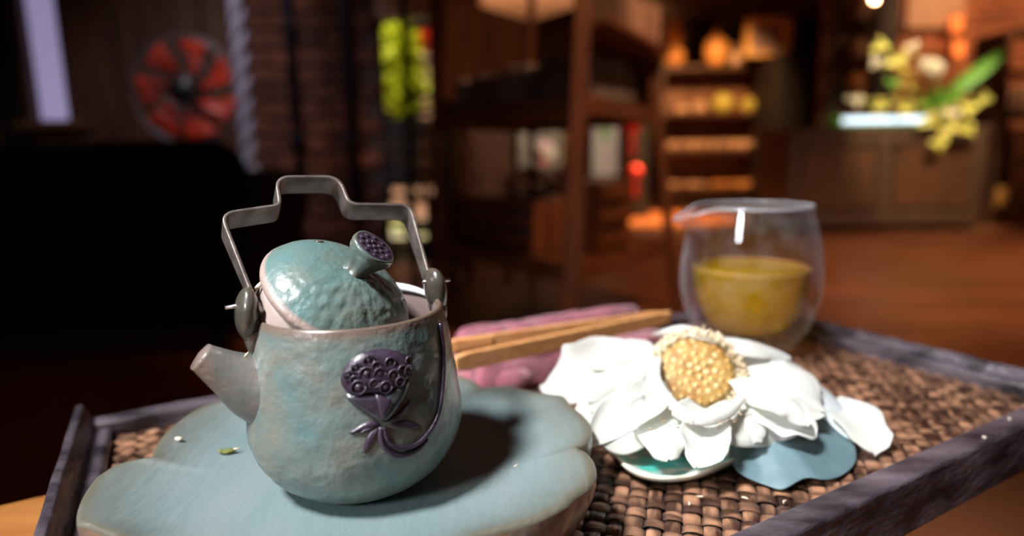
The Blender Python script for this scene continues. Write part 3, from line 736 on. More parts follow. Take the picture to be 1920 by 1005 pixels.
# lotus relief on the body
def on_body(px, py, lift=0.0):
    d = ray(px, py).normalized(); t = 0.12
    while t < 0.4:
        p = CAM + d * t; q = p - TC; rad = math.hypot(q.x, q.y)
        if 0 < q.z < 0.0775 and rad < body_r(q.z): break
        t += 0.0004
    q = p - TC; a = math.atan2(q.y, q.x)
    return a, q.z
def surf(a, z, h):
    r = body_r(z) + h; return TC + Vector((math.cos(a) * r, math.sin(a) * r, z))
def relief(name, pts, H, m, parent, rings=7):
    uv = [on_body(*p) for p in pts]
    ctr = (sum(u for u, _ in uv) / len(uv), sum(v for _, v in uv) / len(uv))
    n = len(uv) * 4; dense = []
    L_ = len(uv)
    for i in range(n):
        f = i / 4; k = int(f); t = f - k
        p0, p1, p2, p3 = [Vector(uv[(k + d) % L_]) for d in (-1, 0, 1, 2)]
        dense.append(0.5 * ((2 * p1) + (p2 - p0) * t + (2 * p0 - 5 * p1 + 4 * p2 - p3) * t * t + (3 * p1 - p0 - 3 * p2 + p3) * t ** 3))
    bm = bmesh.new(); prev = None
    for k in range(rings + 1):
        s = 1 - k / rings
        h = H * math.sqrt(max(0, 1 - s ** 3)) - 0.0006 * (1 if k == 0 else 0)
        if k == rings:
            c = bm.verts.new(surf(ctr[0], ctr[1], H))
            for i in range(n): bm.faces.new((prev[i], prev[(i + 1) % n], c))
            break
        ring = [bm.verts.new(surf(ctr[0] + (d.x - ctr[0]) * s, ctr[1] + (d.y - ctr[1]) * s, h)) for d in dense]
        if prev:
            for i in range(n): bm.faces.new((prev[i], prev[(i + 1) % n], ring[(i + 1) % n], ring[i]))
        prev = ring
    return link(name, bm, m, parent)
lotus = relief('lotus_pod_relief', [(637, 715), (648, 683), (675, 660), (712, 653), (752, 658), (773, 678), (768, 705), (750, 722), (722, 738), (690, 738), (655, 742)], 0.0030, 'plum', pot)
lotus['label'] = 'purple glazed lotus seed pod in relief'
for px, py, rr_ in ((655, 700, 1), (668, 686, 1), (690, 672, 1.1), (703, 682, .9), (686, 697, 1.5), (709, 697, 1.3), (727, 676, 1.1), (733, 700, 1.2), (748, 690, 1), (760, 692, 1.1), (760, 672, .8), (720, 722, 1.3), (672, 722, 1.5), (700, 715, 1), (745, 712, 1), (665, 708, .9)):
    a, z = on_body(px, py); c = surf(a, z, 0.0019)
    bm = bmesh.new(); ellipsoid(bm, c, (0.0011 * rr_, 0.0011 * rr_, 0.0011 * rr_), None, 12, 8)
    nrm = Vector((math.cos(a), math.sin(a), 0)); sd_ = Vector((-math.sin(a), math.cos(a), 0)); c_ = surf(a, z, 0.0027)
    tube_bm([c_ + (sd_ * math.cos(PI * k / 8) + Vector((0, 0, 1)) * math.sin(PI * k / 8)) * 0.0018 * rr_ for k in range(17)], 0.00045, 6, bm); link('seed', bm, 'plum', lotus)
relief('pod_base_relief', [(642, 738), (690, 736), (712, 742), (745, 718), (768, 706), (762, 735), (745, 765), (728, 787), (712, 792), (695, 782), (668, 762)], 0.0026, 'plum_green', pot)
relief('pod_base_relief', [(700, 735), (722, 738), (735, 745), (725, 775), (715, 790), (706, 770)], 0.0034, 'plum', pot)
for pts in ([(716, 792), (700, 798), (672, 806), (650, 813), (672, 798), (698, 787)],
            [(712, 796), (703, 818), (692, 838), (680, 853), (683, 830), (695, 806)],
            [(718, 792), (738, 778), (758, 758), (772, 748), (762, 768), (738, 792)],
            [(724, 794), (752, 788), (775, 790), (790, 800), (765, 805), (738, 800)],
            [(718, 798), (712, 815), (722, 830), (737, 840), (722, 838), (706, 822)],
            [(705, 797), (690, 806), (672, 812), (682, 803)]):
    relief('leaf_relief', pts, 0.0010, 'plum', pot, 4)
stem_px = [(718, 800), (725, 822), (745, 838), (775, 834), (800, 812), (818, 780), (826, 740), (829, 690), (828, 650), (822, 606)]
pts = []
for p in stem_px:
    a, z = on_body(*p); pts.append(surf(a, min(z, 0.0755), 0.0006))
link('stem_relief', tube_bm(catmull(pts, 6), 0.0010, 10), 'plum', pot)
pts = []
for p in [(714, 800), (716, 830), (740, 852), (775, 846), (800, 822)]:
    a, z = on_body(*p); pts.append(surf(a, z, 0.0004))
link('stem_relief', tube_bm(catmull(pts, 6), [0.0012] * 24 + [0.0006], 10), 'plum', pot)

# ============================================================ LID (rests askew in the opening)
LC = Vector((-0.0757, 0.2620, 0.5085)); LA = Vector((0.56, -0.23, 0.80)).normalized()
LR = Vector((0, 0, 1)).rotation_difference(LA).to_matrix().to_4x4(); LM = Matrix.Translation(LC) @ LR @ Matrix.Diagonal((0.955, 0.955, 1, 1))
dome = smooth_prof([(0.0350, -0.0012), (0.0356, 0.0008), (0.0345, 0.0030), (0.0305, 0.0078), (0.0240, 0.0122), (0.0160, 0.0150), (0.0080, 0.0160), (0.0, 0.0162)], 6)
def lid_fn(p, a, k):
    edge = max(0, min(1, (p.z - 0.002) / 0.004))
    rgh = 0.12 + 0.88 * max(0, min(1, (p.x * 0.8 - p.y * 0.6) / 0.02 + 0.5))
    return p + Vector((math.cos(a) * 0.4, math.sin(a) * 0.4, 1)) * hammered(p * 2.1 + Vector((1, 2, 3)), 0.00055) * edge * rgh
lid = link('lid', lathe_bm(dome, 160, fn=lid_fn), 'glaze_lid', pot); lid.matrix_local = LM; lid['label'] = 'hammered blue-green lid resting tilted in the opening'
LI = LM.inverted()
set_wear(lid, lambda c: max(0, min(1, (math.hypot(c.x, c.y) - 0.0340) / 0.0010)))
fl = smooth_prof([(0.0352, -0.0008), (0.0335, -0.0022), (0.0312, -0.0030), (0.0318, -0.006), (0.0313, -0.0125), (0.0295, -0.0138), (0.0, -0.0138)], 3)
o = link('flange', lathe_bm(fl, 96), 'clay', lid); o['label'] = 'bare pinkish clay flange'
# steam hole
hole = LM @ Vector((-0.0205, 0.0110, 0.0122))
vh = lathe_bm([(0.0, -0.0002), (0.0012, -0.0001), (0.0013, 0.0004), (0.0019, 0.0006), (0.0022, 0.0)], 16)
o = link('steam_hole', vh, 'lug', lid); o.matrix_local = LI @ Matrix.Translation(hole) @ LR @ Matrix.Rotation(R(-28), 4, 'X') @ Matrix.Rotation(R(-28), 4, 'Y')
# knob
def knob_fn(p, a, k):
    fl_ = 1 + 0.075 * math.cos(5 * a + 0.6) * (1 if p.z < 0.0125 else 0.3)
    return Vector((p.x * fl_, p.y * fl_, p.z))
kn = smooth_prof([(0.0070, -0.001), (0.0056, 0.0012), (0.0052, 0.0035), (0.0070, 0.0072), (0.0092, 0.0112), (0.0102, 0.0138), (0.0099, 0.0152), (0.0090, 0.0155)], 5)
KM = LM @ Matrix.Translation((0.001, -0.001, 0.0150)) @ Matrix.Rotation(R(6), 4, 'Y')
knob = link('knob', lathe_bm(kn, 64, fn=knob_fn), 'glaze_knob', lid); knob.matrix_local = LI @ KM
bmk = lathe_bm([(0.0096, 0.0152), (0.0088, 0.0156), (0.006, 0.0153), (0.0, 0.0152)], 48)
for i in range(17):
    r_ = 0 if i == 0 else (0.0035 if i < 7 else 0.0068); a = i * 2 * PI / (6 if i < 7 else 10)
    ellipsoid(bmk, (r_ * math.cos(a), r_ * math.sin(a), 0.0155), (0.0012, 0.0012, 0.0004), None, 10, 6)
kf = link('knob_face', bmk, 'plum', lid); kf.matrix_local = LI @ KM
kf['label'] = 'purple seed-pod face of the knob'

# ============================================================ TOWEL + TONGS
def towel():
    t = thing('folded_towel', 'folded mauve terry towel under the wooden tongs', 'towel')
    BL, BR, FR, FL = at_z(838, 648, 0.4245), at_z(1190, 581, 0.4262), at_z(1300, 632, 0.41), at_z(893, 735, 0.408)
    bm = bmesh.new(); nu, nv = 90, 60; top = []; bot = []
    for i in range(nu + 1):
        u = i / nu; a = []; b = []
        for j in range(nv + 1):
            v = j / nv
            p = (BL * (1 - u) + BR * u) * v + (FL * (1 - u) + FR * u) * (1 - v)
            p = p + Vector((0.004 * noise.noise(Vector((u * 6, v * 4, 0))), 0.004 * noise.noise(Vector((u * 5, v * 5, 9))), 0))
            over = p.dot(ND) - 0.432
            if over > 0: p = p - ND * over
            eu = min(1, min(u, 1 - u) / 0.06); ev = min(1, v / 0.10, (1 - v) / 0.05)
            e = math.sqrt(max(0, 1 - (1 - eu) ** 2)) * math.sqrt(max(0, 1 - (1 - ev) ** 2))
            lay = 0.0175 + 0.007 * math.exp(-((v - 0.16) / 0.13) ** 2) * (1 - 0.5 * u) + 0.0165 * (1 + 0.9 * u) * (1 / (1 + math.exp(-(v - 0.66 - 0.1 * u) * 28)))
            lay += 0.0045 * noise.noise(Vector((u * 5, v * 3, 4))) + 0.0025 * noise.noise(Vector((u * 13, v * 9, 4)))
            lay *= (1 - 0.35 * u)
            a.append(bm.verts.new((p.x, p.y, ZW + 0.002 + lay * e)))
            b.append(bm.verts.new((p.x, p.y, ZW + 0.0014)))
        top.append(a); bot.append(b)
    for i in range(nu):
        for j in range(nv):
            bm.faces.new((top[i][j], top[i + 1][j], top[i + 1][j + 1], top[i][j + 1])); bm.faces.new((bot[i][j], bot[i][j + 1], bot[i + 1][j + 1], bot[i + 1][j]))
    for i in range(nu):
        for j in (0, nv): bm.faces.new((top[i][j], top[i + 1][j], bot[i + 1][j], bot[i][j]))
    for j in range(nv):
        for i in (0, nu): bm.faces.new((top[i][j], top[i][j + 1], bot[i][j + 1], bot[i][j]))
    link('fold', bm, 'towel', t)
    # tucked roll at the near left corner
    pts = [at_z(900, 700, 0.409), at_z(925, 712, 0.4095), at_z(955, 716, 0.4095), at_z(990, 706, 0.410)]
    bm = tube_bm(catmull(pts, 8), [0.004 + 0.0055 * math.sin(PI * (i + 1.5) / 27) for i in range(25)], 18)
    for v in bm.verts: v.co += Vector((0, 0, 1)) * 0.0012 * noise.noise(v.co * 160)
    link('rolled_edge', bm, 'towel', t)
towel()
def tongs():
    t = thing('wooden_tongs', 'light bamboo tea tongs lying on the mauve towel', 'tongs')
    A = at_z(853, 682, 0.4385); B = at_z(1252, 595, 0.4365)
    A2 = at_z(838, 652, 0.4400); 
    d = (B - A).normalized()
    def arm(a, b, h0, h1, th, bulge):
        bm = bmesh.new(); rows = []; n = 24; dd = (b - a).normalized(); s = Vector((-dd.y, dd.x, 0)).normalized()
        for i in range(n + 1):
            u = i / n; c = a.lerp(b, u) + s * bulge * math.sin(PI * u)
            h = h0 + (h1 - h0) * u
            if u < 0.03: h *= 0.75
            if u > 0.97: h *= 0.7
            rows.append([bm.verts.new(c + s * th * x_ + Vector((0, 0, h * z_))) for x_, z_ in ((-1, -1), (1, -1), (1, 1), (-1, 1))])
        for x0, x1 in zip(rows, rows[1:]):
            for k in range(4): bm.faces.new((x0[k], x0[(k + 1) % 4], x1[(k + 1) % 4], x1[k]))
        bm.faces.new(rows[0]); bm.faces.new(rows[-1][::-1])
        o = link('arm', bm, 'bamboo', t, smooth=False); bevel(o, 0.0009, 3); return o
    arm(A, B, 0.0060, 0.0055, 0.0018, 0.000)
    a2 = arm(A2, B + Vector((-0.004, 0.004, 0)), 0.0055, 0.0050, 0.0016, 0.001)
    dd = (B - A2).normalized()
    for k in range(7):
        c = A2 + dd * (0.006 + 0.0042 * k) + Vector((0, 0, 0.0035)) - Vector((-dd.y, dd.x, 0)) * 0.0017
        beam('grip_ridge', c + Vector((0, 0, -0.006)), c + Vector((0, 0, 0.0016)), 0.0016, 0.0012, 'bamboo', a2, bev=0.0003)
    box('hinge_block', B + Vector((0.000, 0.002, 0)) - d * 0.010, (0.026, 0.0045, 0.0098), 'bamboo', t, 0.001, Matrix.Rotation(math.atan2(d.y, d.x), 4, 'Z'))
tongs()

# ============================================================ GLASS JUG
JC = at_z(1405, 640, ZW); JC = Vector((0.2005, 0.512, ZW + 0.0022))
jug = thing('glass_jug', 'double-walled glass tea jug with pointed spout at the tray corner', 'jug')
def spout_fn(frm):
    def f(p, a, k):
        g = math.exp(-(((a - R(188) + PI) % (2 * PI) - PI) / 0.30) ** 2)
        s = max(0, (p.z - frm) / (0.1235 - frm))
        return p + Vector((-1, -0.14, 0)) * (0.0215 * g * s ** 2) - Vector((0, 0, 0.010 * g * s ** 2))
    return f
outer = smooth_prof([(0.0, 0.0), (0.020, 0.0), (0.030, 0.002), (0.040, 0.012), (0.050, 0.030), (0.0555, 0.052), (0.0560, 0.072), (0.0535, 0.092), (0.0495, 0.110), (0.0462, 0.1225), (0.0452, 0.1238)], 5)
inn = smooth_prof([(0.0452, 0.1238), (0.0443, 0.1225), (0.0450, 0.110), (0.0468, 0.095), (0.0475, 0.078), (0.0462, 0.058), (0.0420, 0.040), (0.0330, 0.024), (0.018, 0.0155), (0.0, 0.0145)], 5)
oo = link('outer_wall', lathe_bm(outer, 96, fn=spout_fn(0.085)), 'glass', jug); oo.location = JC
oo = link('inner_wall', lathe_bm(inn, 96, fn=spout_fn(0.085)), 'glass_in', jug); oo.location = JC
oo = link('rim', lathe_bm([(0.0462, 0.1226), (0.0467, 0.1244), (0.0452, 0.1252), (0.0437, 0.1244), (0.0442, 0.1226), (0.0462, 0.1226)], 96, fn=spout_fn(0.085)), 'glass_rim', jug); oo.location = JC
teap = [(0.0, 0.0150)] + [(r - 0.0006, z + 0.0005) for r, z in reversed(inn) if 0.0155 < z < 0.0715] + [(0.0462, 0.0720), (0.0, 0.0720)]
tea = link('tea', lathe_bm(teap, 96), 'tea'); tea.location = JC
bm = bmesh.new(); tube_bm([Vector((0.0459 * math.cos(PI * k / 32), 0.0459 * math.sin(PI * k / 32), 0.0722 + 0.0002 * math.sin(k * 2.3))) for k in range(65)], [0.0005 + 0.0005 * abs(math.sin(k * 1.7)) for k in range(65)], 8, bm)
fr_ = link('froth_ring', bm, 'froth', tea); fr_['label'] = 'amber ring of froth at the tea surface'
tag(tea, 'clear yellow-green tea filling the lower half of the glass jug', 'tea')

# ============================================================ DISH, LEAF, FLOWER
dish = thing('leaf_dish', 'small turquoise and white glazed dish under the lotus flower', 'dish')
DC = Vector((0.098, 0.348, 0)); dpx = [(1100, 780), (1118, 808), (1150, 843), (1185, 880), (1235, 893), (1300, 886), (1350, 868), (1400, 838)]
dp = []
for p in dpx:
    w = at_z(p[0], p[1] + 4, 0.4095) - DC; dp.append((math.atan2(w.y, w.x) % (2 * PI), math.hypot(w.x, w.y)))
for a, r in ((330, 0.055), (0, 0.058), (40, 0.058), (90, 0.055), (140, 0.056)): dp.append((R(a), r))
dp.sort()
def dr(a):
    a %= 2 * PI
    for (a0, r0), (a1, r1) in zip([(dp[-1][0] - 2 * PI, dp[-1][1])] + dp, dp + [(dp[0][0] + 2 * PI, dp[0][1])]):
        if a0 <= a <= a1: return r0 + (r1 - r0) * (a - a0) / max(1e-6, a1 - a0)
nd = 120; drr = [dr(2 * PI * i / nd) for i in range(nd)]
for _ in range(4): drr = [(drr[i - 1] + 2 * drr[i] + drr[(i + 1) % nd]) / 4 for i in range(nd)]
bm = bmesh.new(); rings = []; wear_shade = []
for f, z in ((0.0, 0.4048), (0.3, 0.4048), (0.6, 0.4048), (0.76, 0.4054), (0.90, 0.4078), (0.975, 0.4098), (1.0, 0.4100), (1.006, 0.4086), (0.97, 0.4058), (0.88, 0.4038), (0.75, 0.4026), (0.6, 0.4024), (0.0, 0.4024)):
    if f == 0: rings.append([bm.verts.new(DC + Vector((0, 0, z)))]); wear_shade.append(0); continue
    ring = []
    for i in range(nd):
        a = 2 * PI * i / nd; ring.append(bm.verts.new(DC + Vector((math.cos(a), math.sin(a), 0)) * drr[i] * f + Vector((0, 0, z)))); wear_shade.append(1.0 if f >= 1.0 else (0.35 if f > 0.95 else 0.0))
    rings.append(ring)
for r0, r1 in zip(rings, rings[1:]):
    for i in range(nd):
        j = (i + 1) % nd
        if len(r0) == 1: bm.faces.new((r0[0], r1[i], r1[j]))
        elif len(r1) == 1: bm.faces.new((r0[i], r0[j], r1[0]))
        else: bm.faces.new((r0[i], r0[j], r1[j], r1[i]))
o = link('bowl', bm, 'dish', dish); at = o.data.attributes.new('wear_shade', 'FLOAT', 'POINT')
for i, w in enumerate(wear_shade): at.data[i].value = w

# blue-green leaf draped from the dish on to the cane
def drape():
    t = thing('lotus_leaf', 'folded blue-green leaf spread under the lotus flower and over the dish edge', 'leaf')
    # rows from the flower (inner) to the outer edge, in fans; points given on the tray plane and lifted
    outer_px = [(1366, 872), (1385, 893), (1430, 903), (1470, 915), (1510, 906), (1552, 902), (1598, 874), (1606, 845), (1575, 800), (1545, 765)]
    inner = Vector((0.132, 0.345, 0.424)); bm = bmesh.new(); rows = []
    pts = catmull([at_z(x, y, 0.4045) for x, y in outer_px], 6)
    n = len(pts)
    for i, p in enumerate(pts):
        row = []
        for k in range(13):
            s = k / 12
            c = inner.lerp(Vector((p.x, p.y, 0.4045)), s)
            hgt = 0.4045 + (0.0215) * (1 - s) ** 1.2 + 0.0052 * math.sin(s * PI) 
            fold_ = 0.0042 * math.sin(i / n * 16.0 + 0.6) * s * (1 - 0.45 * s)
            c.z = max(hgt + fold_, ZW + 0.0028); row.append(bm.verts.new(c))
        rows.append(row)
    for a_, b_ in zip(rows, rows[1:]):
        for k in range(12): bm.faces.new((a_[k], a_[k + 1], b_[k + 1], b_[k]))
    bmesh.ops.remove_doubles(bm, verts=bm.verts, dist=0.00001)
    o = link('blade', bm, 'leaf_blue', t); solidify(o, 0.0006); subsurf(o, 1)
    # part lying inside the dish
    q = [at_z(1172, 822, 0.4125), at_z(1200, 838, 0.4120), at_z(1240, 852, 0.4115), at_z(1288, 852, 0.4120), at_z(1345, 836, 0.415)]
    bm = bmesh.new(); rows = []
    for p in catmull(q, 5):
        rows.append([bm.verts.new(p.lerp(Vector((0.105, 0.345, 0.4225)), k / 6) + Vector((0, 0, 0.001 * math.sin(k + p.x * 300)))) for k in range(7)])
    for a_, b_ in zip(rows, rows[1:]):
        for k in range(6): bm.faces.new((a_[k], a_[k + 1], b_[k + 1], b_[k]))
    o = link('blade_fold', bm, 'leaf_blue', t); solidify(o, 0.0006); subsurf(o, 1)
drape()

fl_ = thing('lotus_flower', 'open white lotus flower with yellow seed pod on the small dish', 'flower')
FC = Vector((0.1095, 0.3530, 0.4395)); FA = Vector((-0.06, -0.78, 0.63)).normalized()
FR_ = Vector((0, 0, 1)).rotation_difference(FA).to_matrix().to_4x4(); FM = Matrix.Translation(FC) @ FR_
podp = smooth_prof([(0.0, 0.0045), (0.010, 0.0042), (0.0175, 0.003), (0.0215, 0.0005), (0.0225, -0.003), (0.0200, -0.010), (0.0130, -0.020), (0.006, -0.026), (0.0, -0.027)], 4)
pod = link('seed_pod', lathe_bm(podp, 64, fn=lambda p, a, k: p * (1 + 0.04 * noise.noise(p * 300))), 'pod', fl_); pod.matrix_local = FM; pod['label'] = 'yellow lotus seed pod'
bm = bmesh.new(); tube_bm([Vector((0.0226 * math.cos(PI * k / 24), 0.0226 * math.sin(PI * k / 24), -0.0012)) for k in range(49)], [0.0010 + 0.0007 * abs(noise.noise(Vector((k * 0.5, 0, 3)))) for k in range(49)], 8, bm)
o = link('pod_edge', bm, 'stamen_dark', fl_); o.matrix_local = FM
for ring_n, ring_r in ((1, 0), (6, 0.0052), (11, 0.0098), (16, 0.0142), (20, 0.0183)):
    for i in range(ring_n):
        a = 2 * PI * i / ring_n + ring_r * 100 + random.uniform(-0.08, 0.08); r_ = ring_r + random.uniform(-0.0005, 0.0005)
        z = 0.0046 - 4.5 * r_ * r_ * 2
        bm = bmesh.new(); ellipsoid(bm, (0, 0, 0), (0.0018, 0.0018, 0.0017), None, 10, 6)
        o = link('seed', bm, 'seed', pod); o.location = (r_ * math.cos(a), r_ * math.sin(a), z)
        if random.random() < 0.75:
            bm = bmesh.new(); ellipsoid(bm, (r_ * math.cos(a), r_ * math.sin(a), z + 0.0015), (0.0009, 0.0009, 0.0008), None, 8, 5); link('seed_tip', bm, 'seed_tip', pod)
# stamens: a crowded collar around the pod
for nm, mm, cntn, r0, r1 in (('stamens', 'stamen', 620, 0.0220, 0.0275), ('withered_stamens', 'stamen_dark', 120, 0.0205, 0.0250)):
    bm = bmesh.new()
    for _ in range(cntn):
        a = random.uniform(-0.9, 3.6) if nm == 'stamens' and random.random() < 0.8 else random.uniform(0, 2 * PI)
        r_ = random.uniform(r0, r1) + (0.003 * random.random() * max(0, math.cos(a))); z = random.uniform(-0.004, 0.003)
        p = Vector((r_ * math.cos(a), r_ * math.sin(a), z)); d = Vector((math.cos(a), math.sin(a), random.uniform(-0.2, 0.7))).normalized()
        d = (d + Vector((random.uniform(-.6, .6), random.uniform(-.6, .6), random.uniform(-.4, .4)))).normalized()
        rot = d.to_track_quat('X', 'Z').to_matrix().to_4x4()
        ellipsoid(bm, p, (random.uniform(0.0014, 0.0023), 0.00075, 0.00075), rot, 6, 4)
    o = link(nm, bm, mm, fl_); o.matrix_local = FM; o['kind'] = 'stuff'
def A3(px, py, z): return at_z(px, py, z)
UP = (0, -0.55, 0.83)
# (spine pixels with heights, half width, normal hint, options)
petals = [
    ([(1250, 690, .436), (1150, 680, .437), (1075, 705, .434), (1016, 722, .424)], .0200, (0.1, -0.6, .8), dict(cup=.25, ruffle=.10, seed=1, tip=.62, base=.5)),
    ([(1230, 660, .440), (1170, 668, .440), (1110, 690, .438)], .0125, (0.1, -0.5, .85), dict(cup=.2, ruffle=.08, seed=2, tip=.5, base=.5)),
    ([(1215, 700, .436), (1150, 728, .434), (1075, 790, .421)], .0105, (-0.2, -0.7, .7), dict(cup=-.3, ruffle=.06, seed=3, tip=.45, base=.5)),
    ([(1260, 740, .434), (1200, 762, .434), (1150, 785, .429), (1100, 838, .421)], .0140, (0, -0.75, .66), dict(cup=.3, ruffle=.12, seed=4, tip=.4, base=.6)),
    ([(1255, 757, .434), (1215, 775, .431), (1165, 812, .425), (1125, 822, .423)], .0120, (0, -0.8, .6), dict(cup=-.15, ruffle=.12, seed=5, tip=.5, base=.6)),
    ([(1262, 757, .434), (1255, 790, .432), (1244, 825, .426), (1252, 864, .420)], .0135, (-.1, -0.75, .65), dict(cup=-.3, ruffle=.14, seed=6, tip=.45, base=.7)),
    ([(1320, 765, .434), (1318, 800, .430), (1312, 840, .424), (1303, 878, .419)], .0150, (0, -0.8, .6), dict(cup=.35, ruffle=.10, seed=7, tip=.4, base=.8)),
    ([(1345, 755, .434), (1375, 780, .431), (1405, 800, .427), (1428, 828, .421)], .0145, (.1, -0.8, .6), dict(cup=-.2, ruffle=.14, seed=8, tip=.55, base=.7)),
    ([(1378, 745, .434), (1420, 760, .434), (1480, 785, .428), (1530, 822, .420)], .0140, (.15, -0.75, .65), dict(cup=.3, ruffle=.22, rf=4, seed=9, tip=.6, base=.6)),
    ([(1400, 708, .437), (1430, 715, .440), (1490, 735, .435), (1545, 775, .425)], .0200, (.1, -0.6, .8), dict(cup=-.2, ruffle=.12, seed=10, tip=.6, base=.6)),
    ([(1412, 684, .438), (1450, 690, .437), (1510, 715, .428), (1560, 770, .415)], .0155, (.3, -0.5, .82), dict(cup=-.25, ruffle=.06, seed=11, tip=.5, base=.6)),
    ([(1350, 650, .450), (1310, 634, .456), (1266, 628, .455), (1224, 628, .450)], .0072, (0, -0.25, .97), dict(cup=.6, ruffle=.05, seed=12, tip=.6, base=.7)),
    ([(1340, 640, .454), (1395, 645, .453), (1440, 655, .448), (1484, 672, .440)], .0085, (0, -0.45, .9), dict(cup=-.3, ruffle=.08, seed=13, tip=.5, base=.6)),
    ([(1330, 770, .433), (1380, 800, .428), (1450, 800, .424), (1500, 808, .423)], .0105, (0, -0.7, .7), dict(cup=-.2, ruffle=.2, seed=16, tip=.5, base=.8)),
]
petals += [
    ([(1215, 690, .441), (1180, 700, .442), (1140, 720, .440), (1095, 752, .434)], .0085, (0.1, -0.6, .8), dict(cup=-.35, ruffle=.14, seed=31, tip=.5, base=.6)),
    ([(1240, 735, .440), (1225, 760, .440), (1195, 775, .437), (1180, 800, .431)], .0075, (-0.1, -0.7, .7), dict(cup=.4, ruffle=.2, seed=32, tip=.5, base=.7)),
    ([(1395, 735, .440), (1440, 745, .441), (1490, 765, .436), (1515, 800, .428)], .0080, (0.2, -0.6, .8), dict(cup=-.4, ruffle=.25, seed=33, tip=.5, base=.6)),
    ([(1385, 672, .441), (1430, 682, .441), (1490, 705, .435), (1538, 748, .425)], .0200, (0.15, -0.45, .88), dict(cup=-.2, ruffle=.08, seed=34, tip=.5, base=.75)),
    ([(1236, 642, .447), (1222, 690, .446), (1232, 735, .443), (1275, 770, .440)], .0052, (-0.5, -0.7, .5), dict(cup=-.5, ruffle=.05, seed=35, tip=.5, base=.8, edge=.12)),
    ([(1262, 765, .440), (1310, 782, .439), (1360, 775, .439), (1398, 742, .441)], .0046, (0, -0.85, .5), dict(cup=-.5, ruffle=.10, seed=36, tip=.5, base=.8, edge=.2)),
    ([(1232, 665, .441), (1190, 690, .440), (1150, 730, .436), (1105, 770, .429)], .0100, (-0.1, -0.6, .8), dict(cup=.3, ruffle=.10, seed=37, tip=.5, base=.6)),
]
for sp_, hw__, nh, kw in petals:
    petal('petal', [A3(*q) for q in sp_], hw__, nh, 'petal', fl_, **kw)
# the petal wrapping the near-left side of the pod
def wrap(a0, a1, r0, r1, z0, z1, nm='petal', lab=None):
    bm = bmesh.new(); rows = []
    for i in range(29):
        u = i / 28; a = a0 + (a1 - a0) * u; e = math.sin(PI * min(1, max(0, u))) ** 0.5; row = []
        for k in range(8):
            s = k / 7
            r_ = r0 + (r1 - r0) * s; z = z0 + (z1 - z0) * math.sin(s * PI * 0.62) * e + 0.0012 * noise.noise(Vector((u * 5, s * 2, 3)))
            row.append(bm.verts.new((math.cos(a) * r_, math.sin(a) * r_, z)))
        rows.append(row)
    for x0, x1 in zip(rows, rows[1:]):
        for k in range(7): bm.faces.new((x0[k], x0[k + 1], x1[k + 1], x1[k]))
    o = link(nm, bm, 'petal', fl_); o.matrix_local = FM; solidify(o, 0.0006); subsurf(o, 1)
wrap(R(160), R(285), 0.0232, 0.031, -0.010, 0.003)
wrap(R(255), R(345), 0.0236, 0.036, -0.012, 0.000)
bm = bmesh.new()
for _ in range(26):
    px, py = random.gauss(1325, 42), random.gauss(786, 12)
    p = A3(px, py, 0.4385 - (py - 770) * 0.00006); rot = Matrix.Rotation(random.uniform(0, 6.28), 4, 'Z') @ Matrix.Rotation(random.uniform(-.5, .5), 4, 'Y')
    ellipsoid(bm, p, (random.uniform(.0007, .0016), .0004, .0004), rot, 6, 4)
o = link('dropped_stamens', bm, 'stamen_brown', fl_); o['kind'] = 'stuff'; o['label'] = 'browned stamens dropped on the front petals'
# loose petals lying on the tray beside the flower
lp = thing('loose_petal', 'large fallen white petal lying on the cane right of the flower', 'petal')
petal('blade', [A3(1545, 752, .416), A3(1590, 775, .4155), A3(1625, 815, .411), A3(1641, 852, .4045)], .0185, (.15, -0.35, .93), 'petal', lp, cup=.15, ruffle=.04, seed=21, tip=.35, base=.75)
lp2 = thing('shaded_petal', 'white petal with bluish painted shade hanging over the blue-green leaf at the right', 'petal')
petal('blade', [A3(1470, 680, .434), A3(1530, 725, .426), A3(1572, 775, .416), A3(1600, 828, .408)], .0135, (.35, -0.35, .87), 'petal_shade', lp2, cup=-.2, ruffle=.04, seed=22, tip=.5, base=.7)

# ============================================================ CRUMBS and fallen stamens
def crumb(label, p, ln, m='crumb', rot=0, tilt=0, fat=0.28, nm='fallen_stamen', cat='stamen'):
    bm = bmesh.new(); ellipsoid(bm, (0, 0, 0), (ln, ln * fat, ln * fat * 0.9), None, 10, 6)
    for v in bm.verts: v.co += Vector((0, 0.25 * v.co.x ** 2 / ln, 0)) + v.co * 0.4 * noise.noise(v.co * 900 + Vector((rot, 0, 0)))
    o = link(nm, bm, m); o.location = p; o.rotation_euler = (0, tilt, rot); return tag(o, label, cat)
crumb('tiny white crumb on the far left lobe of the plate', A3(335, 823, ZP + .0080), .0022, fat=.55, nm='crumb', cat='crumb')
cg = crumb('green and cream flower scrap on the plate left of the teapot', A3(425, 846, ZP + .0022), .0040, 'crumb_green', 0.2, nm='flower_scrap', cat='scrap', fat=.36)
cg2 = crumb('', A3(441, 842, ZP + .0026), .0022, 'crumb', 0.3); del cg2['label']; del cg2['category']; cg2.name = 'pale_tip'
cg2.parent = cg; cg2.matrix_parent_inverse = (Matrix.Translation(cg.location) @ cg.rotation_euler.to_matrix().to_4x4()).inverted()
crumb('dry brown stamen on the plate beyond the teapot shadow', A3(993, 818, ZP + .0012), .0017, rot=1.1)
crumb('dry brown stamen on the plate nearer the front edge', A3(968, 873, ZP + .0009), .0019, rot=0.9)
